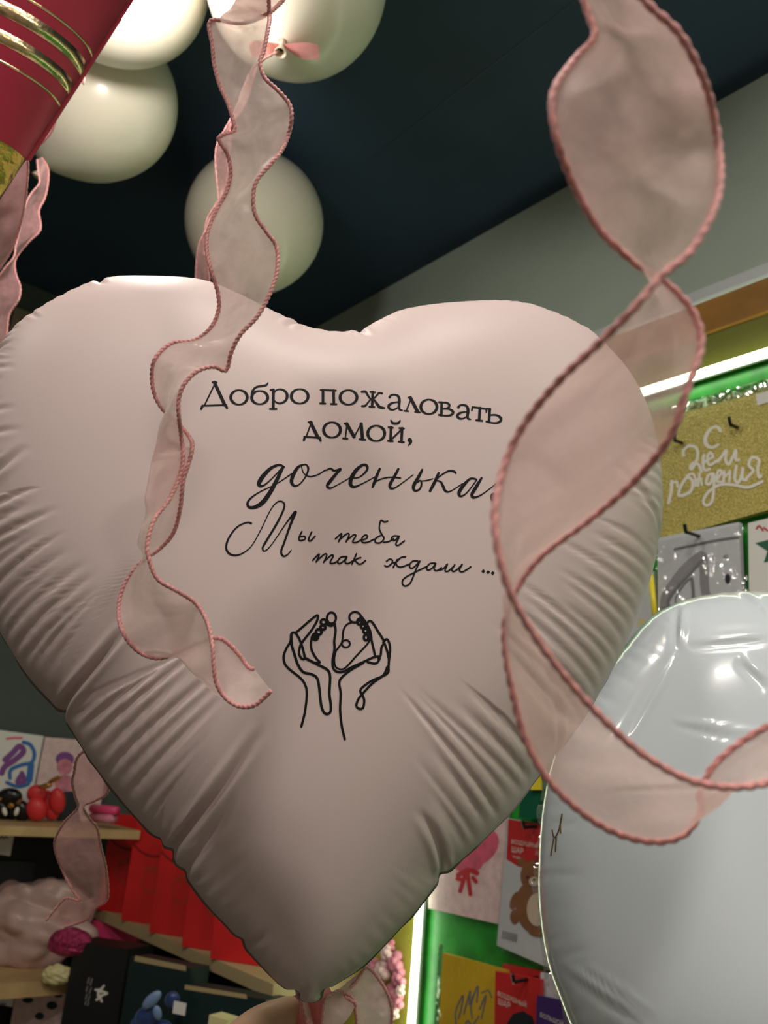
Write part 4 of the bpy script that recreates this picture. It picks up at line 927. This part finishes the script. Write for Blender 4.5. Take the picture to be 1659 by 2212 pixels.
XY = XW - 0.014 - 0.022
wall_print('grey_handwriting', [pen(3.5, (985, 2212), (984, 2185), (1000, 2150), (996, 2180), (990, 2200)), pen(3.5, (1002, 2190), (1010, 2160), (1016, 2140), (1014, 2170), (1022, 2150)), pen(3.5, (1020, 2200), (1018, 2170), (1032, 2130), (1030, 2165)), pen(3.5, (1036, 2180), (1050, 2150), (1040, 2200)), pen(3, (1040, 2145), (1055, 2140), (1062, 2155)), pen(3.5, (1000, 2225), (1010, 2205), (1020, 2215), (1034, 2195))], XY - 0.0005, M['greydark'], yp)
wall_card('film_sleeve', [(946, 2040), (1110, 2082), (1096, 2340), (930, 2340)], M['film'], 0.0226, 0.0006, yp)
wall_card('film_edge', [(948, 2036), (957, 2042), (940, 2340), (930, 2340)], M['filmedge'], 0.0234, 0.0006, yp)
rp = wall_card('balloon_pack', [(1070, 2098), (1168, 2116), (1160, 2330), (1066, 2330)], M['redcard'], 0.026, 0.008)
tag(rp, 'red balloon packet with white lettering and a black hook, beside the yellow packet', 'packet', 'balloon packets on the display board')
XR = XW - 0.014 - 0.034
text_on_wall('header_print', 'ВОЗДУШНЫЙ', (1074, 2150), 10, XR - 0.0005, M['whiteprint'], rp, -0.06)
text_on_wall('header_print', 'ШАР', (1075, 2168), 13, XR - 0.0005, M['whiteprint'], rp, -0.06)
wall_fill('black_arch', [[(1090, 2330), (1092, 2215), (1108, 2190), (1130, 2184), (1150, 2196), (1156, 2215), (1156, 2330)]], XR - 0.0005, M['navy'], rp)
hook(1110, 2122, XR, 'black hook holding the red packet at the bottom', 0.03)
rb = wall_card('balloon_pack', [(1086, 2082), (1180, 2100), (1180, 2150), (1082, 2130)], M['redcard'], 0.0, 0.010)
tag(rb, 'red packet tops peeping out behind the front red packet', 'packet', 'balloon packets on the display board')
pp = wall_card('balloon_pack', [(1160, 2150), (1240, 2166), (1240, 2330), (1152, 2330)], M['purple'], 0.036, 0.006)
tag(pp, 'purple packet at the bottom beside the white balloon', 'packet', 'balloon packets on the display board')
text_on_wall('header_print', 'БОЛЬШОЙ', (1166, 2196), 10, XW - 0.014 - 0.0425, M['whiteprint'], pp, -0.06)
wp = wall_card('balloon_pack', [(1168, 2100), (1250, 2118), (1250, 2180), (1164, 2164)], M['greycard'], 0.012, 0.008)
tag(wp, 'white packet behind the purple one at the bottom', 'packet', 'balloon packets on the display board')
# flower card left of the led strip
def flower_card():
    c = onX(835, 2110, XW - 0.022)
    root = empty('flower_bouquet', c, 'pink paper flower cluster on the yellow board left of the upright led strip', 'flowers')
    bm = bmesh.new()
    for (x, y, r, k) in ((860, 2080, 22, 0), (842, 2060, 18, 1), (868, 2115, 20, 0), (832, 2100, 24, 1), (855, 2145, 22, 0), (826, 2135, 20, 1), (866, 2165, 17, 0), (812, 2090, 18, 0), (838, 2175, 20, 1), (850, 2045, 13, 0), (872, 2140, 12, 1), (815, 2160, 18, 0), (860, 2190, 12, 1)):
        q = onX(x, y, XW - 0.024 - 0.006 * k); R = r * 1.62 / FPX
        b2 = bmesh.new()
        for j in range(7):
            a = j * 2.4; rr = R * (0.2 + 0.1 * j) * 0.9
            mm = Matrix.Translation((q[0] - 0.012 + 0.001 * j, q[1] + rr * math.cos(a), q[2] + rr * math.sin(a))) @ Matrix.Diagonal((0.55 * R, R * 0.5, R * 0.5, 1))
            bmesh.ops.create_icosphere(b2, subdivisions=2, radius=1, matrix=mm)
        bm_obj('flower_head', b2, M['flower'] if k == 0 else M['flowerpale'], root, True)
    bm.free()
flower_card()

# ------------------------------------------------------------------ shelves in the left corner
def unit(name, label): return empty(name, (0.9, 2.2, CAMZ - 0.2), label, 'shelving')
su = unit('shelving_unit', 'dark backed shelving with pale wooden shelf boards at lower left')
box('back_panel', (0.20, 2.315, 0.0), (0.99, 2.329, CAMZ + 0.05 - 0.23), M['dark'], su)
box('shelf', (0.20, 2.08, CAMZ - 0.192), (0.99, 2.33, CAMZ - 0.172), M['woodpale'], su)
box('shelf', (0.20, 2.08, CAMZ - 0.515), (0.90, 2.33, CAMZ - 0.485), M['woodpale'], su)
ds = empty('display_rack', (1.1, 1.9, CAMZ - 0.4), 'pale wooden rack along the right wall carrying the red envelopes', 'shelving')
box('shelf', (0.995, 1.46, CAMZ - 0.395), (1.195, 2.315, CAMZ - 0.372), M['kraft'], ds)
box('back_panel', (1.197, 1.64, CAMZ - 0.395), (1.209, 2.315, CAMZ + 0.1), M['dark'], ds)
tag(box('shelf_board', (0.80, 1.34, CAMZ - 0.80), (1.195, 2.075, CAMZ - 0.78), M['kraft']), 'pale wooden board low in the corner under the black bag and green boxes', 'shelf')
struct(box('trim_4', (1.197, 1.64, 0.0), (1.2095, 2.315, CAMZ - 0.396), M['dark']))
def prism(name, tl, tr, zb, th, m, label, cat, group=None, parent=None, bevel=0.0, lift=0.0):
    """standing card, bag or box: top corners (px, py, depth), bottom height zb, thickness th going away from the viewer"""
    a, b = P(*tl), P(*tr); e = b - a; nn = np.cross(e, [0, 0, 1.0]); nn[2] = 0; nn = _n(nn)
    if nn @ (ORG - a) > 0: nn = -nn
    bm = bmesh.new(); V = []
    for q in (a, b):
        for dz in (0, 1):
            for back in (0, 1):
                V.append(bm.verts.new((q[0] + nn[0] * th * back, q[1] + nn[1] * th * back, q[2] if dz == 0 else zb)))
    bmesh.ops.convex_hull(bm, input=V)
    if bevel: bmesh.ops.bevel(bm, geom=bm.edges[:], offset=bevel, segments=2, affect='EDGES')
    o = bm_obj(name, bm, m, parent)
    if parent is None: tag(o, label, cat, group)
    pr = lambda x, y, off=0.0006: onPlane(x, y, a - nn * off, nn)
    return o, pr
# red envelopes in a stepped row
steps = [((238, 1748), 2.30, 222, 1972), ((262, 1760), 2.13, 282, 1990), ((330, 1800), 1.96, 375, 2017), ((405, 1850), 1.80, 450, 2050), ((470, 1900), 1.66, 545, 2098)]
envw = [92, 108, 112, 112, 150]
elab = ['red envelope at the back end of the row by the corner', 'red envelope with a curved flap, second from the corner', 'red envelope with a faint gold emblem in the middle of the row', 'red envelope half covered by the heart edge, second from the front', 'front red envelope at the lower right end of the row']
for i in range(5):
    yb = [2.255, 2.085, 1.905, 1.73, 1.545][i]; zb = CAMZ - 0.371
    lx = [208, 262, 322, 392, 450][i]; rx = lx + [75, 80, 92, 98, 130][i]; by = [1968, 1982, 2012, 2042, 2092][i]
    a = onZ(lx, by, zb); a = a.copy()
    # keep the envelopes standing on the rack's front edge
    t = (0.985 - 0.0) / W(lx, by)[0]; a = ORG + W(lx, by) * t; a[2] = zb
    wd = [0.115, 0.11, 0.115, 0.115, 0.13][i]; az = math.radians(-62 + 2 * i)
    e = np.array([-math.cos(math.radians(118)) , -math.sin(math.radians(118)) , 0]); e = _n(np.array([0.60, -0.80, 0]))
    b = a + e * wd; nn = np.array([e[1], -e[0], 0]);
    if nn @ (ORG - a) > 0: nn = -nn
    hgt = 0.225
    bm = bmesh.new(); vv = []
    for q in (a, b):
        for z in (zb, zb + hgt):
            for k in (0, 0.006): vv.append(bm.verts.new((q[0] + nn[0] * k, q[1] + nn[1] * k, z)))
    bmesh.ops.convex_hull(bm, input=vv)
    o = tag(bm_obj('gift_envelope', bm, M['red']), elab[i], 'envelope', 'red envelopes on the rack')
    def pr(x, y, a=a, e=e, wd=wd, nn=nn): q = a + e * wd * x - nn * 0.0008; return np.array([q[0], q[1], zb + y * hgt])
    V, F = stroke_data([[(0.01, 0.74, 0.02), (0.25, 0.67, 0.02), (0.5, 0.645, 0.02), (0.75, 0.67, 0.02), (0.99, 0.74, 0.02)]], pr, 0.03); mesh_obj('flap_edge', V, F, M['redline'], o, smooth=False)
    V, F = stroke_data([ring(0.55, 0.42, 0.2, 0.12, 0.03, 0.03), pen(0.025, (0.45, 0.5), (0.65, 0.5))], pr, 0.03); g_ = mesh_obj('emblem', V, F, M['emblem'], o, smooth=False); g_['label'] = 'faint gold emblem'
# black bag with a crown, dark green boxes
bg, pr = prism('gift_bag', (162, 2032, 1.92), (278, 2050, 1.86), CAMZ - 0.779, 0.07, M['black'], 'black paper gift bag with a small white crown, bottom left', 'gift bag')
V, F = stroke_data(crop([('l', [(665, 1035, 12), (640, 1065, 16)]), pen(14, (612, 1060), (650, 1075)), pen(14, (640, 1065), (685, 1082)), pen(14, (640, 1100), (682, 1086)), pen(14, (618, 1125), (650, 1100)), pen(14, (650, 1135), (640, 1100)), pen(16, (632, 1060), (628, 1100))], 0, 1780, 2.9625), pr, 1.0); c_ = mesh_obj('crown_print', V, F, M['whiteprint'], bg); c_['label'] = 'white crown'
V, F = stroke_data(crop([pen(10, (570, 985), (560, 1020)), pen(10, (590, 990), (578, 1030)), pen(10, (560, 1040), (552, 1070)), pen(10, (585, 1050), (570, 1085)), pen(10, (555, 1090), (548, 1120)), pen(10, (575, 1100), (562, 1135)), pen(9, (550, 1135), (545, 1155)), pen(9, (568, 1145), (560, 1160))], 0, 1780, 2.9625), pr, 1.0); mesh_obj('grey_lettering', V, F, M['greydark'], bg)
g1, pr1 = prism('gift_box', (282, 2066, 1.80), (412, 2092, 1.70), CAMZ - 0.779, 0.05, M['dgreen'], 'dark green box standing behind the blue bow', 'box', 'dark green boxes on the rack')
V, F = fill_data([[(292, 2064), (402, 2086), (402, 2098), (290, 2076)]], pr1); k_ = mesh_obj('kraft_band', V, F, M['kraft'], g1, smooth=False); k_['label'] = 'beige band'
g2, pr2 = prism('gift_box', (392, 2128, 1.66), (575, 2160, 1.54), CAMZ - 0.779, 0.05, M['dgreen'], 'dark green box at the front, just left of the hand', 'box', 'dark green boxes on the rack')
V, F = fill_data([[(400, 2127), (532, 2148), (534, 2158), (398, 2137)]], pr2); k_ = mesh_obj('kraft_band', V, F, M['kraft'], g2, smooth=False); k_['label'] = 'beige band'
def blob(bm, c, r, rot=None, sub=3):
    mm = Matrix.Translation(tuple(c)) @ (rot or Matrix.Identity(4)) @ Matrix.Diagonal((r[0], r[1], r[2], 1))
    bmesh.ops.create_icosphere(bm, subdivisions=sub, radius=1, matrix=mm)
RC = Matrix([list(ROT[0]), list(ROT[1]), list(ROT[2])]).to_4x4()       # camera-facing axes, for turning soft lobes
def lobes(name, root, items, m, D):
    """items: px, py, half-width px, half-height px, turn, depth offset"""
    for (x, y, rx, ry, t, dz) in items:
        bm = bmesh.new(); d = D + dz
        blob(bm, P(x, y, d), (rx * d / FPX, ry * d / FPX, min(rx, ry) * d / FPX * 0.75), RC @ Matrix.Rotation(-t, 4, 'Z'))
        bm_obj(name, bm, m, root, True)
bb = empty('ribbon_bow', P(345, 2190, 1.62), 'dark and pale blue satin bow fixed on the dark green box', 'bow')
lobes('loop', bb, [(320, 2195, 30, 22, -0.3, 0), (372, 2160, 16, 18, 0.4, 0.01), (300, 2212, 18, 14, 0.2, 0), (350, 2230, 26, 26, 0.6, 0)], M['blue'], 1.62)
lobes('pale_loop', bb, [(328, 2160, 26, 12, -0.75, -0.015), (340, 2188, 9, 16, -0.2, -0.02)], M['bluepale'], 1.62)
tg, _ = prism('price_tag', (376, 2162, 1.615), (402, 2168, 1.605), P(376, 2162, 1.615)[2] - 0.020, 0.002, M['paper'], 'tiny white tag beside the blue bow', 'price tag')
cb, _ = prism('gift_box', (452, 2192, 1.40), (492, 2204, 1.38), CAMZ - 0.779, 0.03, M['cream'], 'cream box corner at the bottom, left of the hand', 'box')
# upper shelf goods
p1, q1 = prism('balloon_pack', (-40, 1572, dY(-40, 1572, 2.29)), (95, 1590, dY(95, 1590, 2.29)), CAMZ - 0.171, 0.008, M['paper'], 'white packet with purple and blue swirled balloon on the upper shelf', 'packet')
def cp6(st): return crop(st, 0, 1540, 5.53)
V, F = stroke_data(cp6([pen(70, (60, 560), (150, 480), (230, 400), (280, 460), (180, 560), (60, 640), (20, 720)), pen(60, (240, 760), (210, 830), (290, 820), (260, 720))]), q1, 2); mesh_obj('purple_print', V, F, M['purplelight'], p1, smooth=False)
V, F = stroke_data(cp6([pen(46, (280, 350), (360, 380), (410, 480), (380, 590), (260, 620), (130, 680), (120, 780)), pen(80, (370, 620), (360, 720), (350, 800)), pen(40, (80, 830), (220, 880), (340, 850))]), lambda x, y: q1(x, y, 0.0012), 2); mesh_obj('blue_print', V, F, M['blueprint'], p1, smooth=False)
V, F = stroke_data(cp6([pen(24, (80, 310), (160, 300), (260, 300))]), q1, 2); mesh_obj('pink_title', V, F, M['pinkhot'], p1, smooth=False)
p2, q2 = prism('greeting_card', (98, 1592, dY(98, 1592, 2.28)), (240, 1604, dY(240, 1604, 2.28)), CAMZ - 0.171, 0.004, M['pinkfloral'], 'pale pink card with a small mauve figure, behind the ribbon on the upper shelf', 'card')
V, F = fill_data([ell(140, 1640, 20, 16)], q2); mesh_obj('mauve_print', V, F, M['purplelight'], p2, smooth=False)
V, F = fill_data([ell(140, 1656, 17, 17), ell(140, 1692, 22, 18)], lambda x, y: q2(x, y, 0.0012)); mesh_obj('pale_print', V, F, M['flower'], p2, smooth=False)
V, F = fill_data([[(128, 1712), (160, 1708), (175, 1775), (122, 1775)]], q2); mesh_obj('navy_print', V, F, M['navy'], p2, smooth=False)
rbw = empty('red_bow', P(103, 1772, 2.10), 'shiny red balloon-like bow with a gold tie on the upper shelf', 'bow')
lobes('loop', rbw, [(80, 1715, 22, 20, 0.2, 0), (124, 1730, 17, 28, -0.1, 0), (79, 1748, 22, 26, -0.3, -0.02), (100, 1735, 22, 28, 0, 0.02), (112, 1757, 16, 14, 0.3, 0.01)], M['redbow'], 2.10)
lobes('gold_tie', rbw, [(98, 1698, 16, 6, -0.2, -0.03), (118, 1684, 18, 5, -0.5, -0.02)], M['gold'], 2.10)
blk = empty('black_bow', P(24, 1772, 2.08), 'black gift bow with gold and white details left of the red bow', 'bow')
lobes('loop', blk, [(20, 1722, 28, 20, 0, 0), (0, 1750, 22, 26, 0.2, 0), (46, 1752, 18, 24, -0.2, 0), (22, 1755, 14, 20, 0, 0.01)], M['blackgloss'], 2.08)
lobes('white_petal', blk, [(10, 1753, 5, 10, -0.3, -0.035), (36, 1753, 5, 10, 0.3, -0.035)], M['paper'], 2.08)
lobes('gold_clasp', blk, [(24, 1740, 7, 6, 0, -0.04), (42, 1731, 9, 3, -0.6, -0.04), (0, 1726, 4, 4, 0, -0.04)], M['gold'], 2.08)
for j, (x0, y0, x1, y1) in enumerate(((200, 1746, 252, 1752), (198, 1766, 246, 1768))):
    o = tube('ribbon_roll', [P(x0, y0, 2.12), P(x1, y1, 2.06)], 9.5 * 2.1 / FPX, M['pinkhot'] if j == 0 else M['flower'], None, sides=20)
    tag(o, ['hot pink roll lying on top beside the heart edge', 'paler pink roll lying underneath on the shelf'][j], 'roll', 'pink rolls on the upper shelf')
# price tags
for (tl, tr, zb, lab, txt) in (((-20, 1780, 2.05), (33, 1783, 2.03), CAMZ - 0.245, 'white price label on the edge of the upper shelf', [(-6, 1808), (0, 1812), (4, 1806), (8, 1812), (13, 1807), (17, 1811)]),
                                ((-20, 2129, 1.97), (34, 2131, 1.95), CAMZ - 0.552, 'white price label on the edge of the lower shelf', [(-4, 2168), (0, 2172), (5, 2167), (9, 2171), (12, 2168)])):
    o, q = prism('price_label', tl, tr, zb, 0.003, M['paper'], lab, 'price label', 'price labels on the shelf edges')
    V, F = stroke_data([('l', [(x, y, 3) for x, y in txt])], q, 1); mesh_obj('grey_print', V, F, M['greydark'], o, smooth=False)
# lower shelf goods
def crumple(name, cx, cy, rx, ry, D, m, label, cat, amp=0.12, seed=1, freq=2.2):
    bm = bmesh.new(); bmesh.ops.create_icosphere(bm, subdivisions=5, radius=1); rr = np.random.RandomState(seed); K = rr.randn(14, 3) * freq; ph = rr.rand(14) * 6.28
    for v in bm.verts:
        c = np.array(v.co); s = 0
        for k in range(14): s += abs(math.sin(K[k] @ c + ph[k])) - 0.6
        v.co = v.co * (1 + amp * s / 5)
    bm.transform(Matrix.Translation(tuple(P(cx, cy, D))) @ RC @ Matrix.Diagonal((rx * D / FPX, ry * D / FPX, min(rx, ry) * D / FPX * 0.8, 1)))
    return tag(bm_obj(name, bm, m, None, True), label, cat)
crumple('tulle_bundle', 70, 1992, 112, 92, 2.08, M['pinkpale'], 'large crumpled pale pink gift bundle on the lower shelf', 'gift bundle', 0.5, 3, 2.4)
crumple('sequin_pouch', 152, 2035, 46, 30, 1.92, M['pinkseq'], 'sparkling pink sequined pouch beside the crumpled bundle', 'pouch', 0.15, 5, 2.5)
crumple('tissue_paper', 122, 2106, 30, 20, -0.486 / W(122, 2124)[2], M['cream'], 'small crumpled cream tissue paper on the lower shelf edge', 'tissue paper', 0.3, 8, 2.5)
fx, _ = prism('gift_box', (-30, 1858, dY(-30, 1858, 2.295)), (78, 1862, dY(78, 1862, 2.295)), CAMZ - 0.484, 0.008, M['navy'], 'dark box on the lower shelf behind the crumpled bundle', 'box')
px_, _ = prism('gift_box', (200, 1988, 2.16), (300, 2006, 2.13), CAMZ - 0.779, 0.02, M['pinkhot'], 'pink box between the black bag and the red envelopes', 'box')
fl_, qf = prism('gift_bag', (36, 2138, 2.04), (142, 2142, 2.0), CAMZ - 0.80, 0.05, M['pinkfloral'], 'pale pink flowery bag below the lower shelf', 'gift bag')
V, F = fill_data([ell(60, 2160, 12, 7), ell(112, 2172, 12, 9), ell(126, 2150, 9, 5), ell(85, 2195, 10, 8)], qf); mesh_obj('flower_print', V, F, M['dgreen'], fl_, smooth=False)
# framed dark picture high on the far wall at left
def frame():
    Y = YW; a = onY(28, 668, Y); z1 = a[2]; x0 = a[0]; x1 = x0 + 0.32; z0 = z1 - 0.62
    root = empty('picture_frame', (x0, Y, z0), 'beige framed dark panel on the far wall, peeping out left of the heart', 'picture frame')
    t = 0.02
    box('frame_bar', (x0, Y - 0.02, z0), (x0 + t, Y, z1), M['beigeframe'], root); box('frame_bar', (x1 - t, Y - 0.02, z0), (x1, Y, z1), M['beigeframe'], root)
    box('frame_bar', (x0 + t, Y - 0.02, z1 - t), (x1 - t, Y, z1), M['beigeframe'], root); box('frame_bar', (x0 + t, Y - 0.02, z0), (x1 - t, Y, z0 + t), M['beigeframe'], root)
    box('picture', (x0 + t, Y - 0.008, z0 + t), (x1 - t, Y, z1 - t), M['dark'], root)
frame()
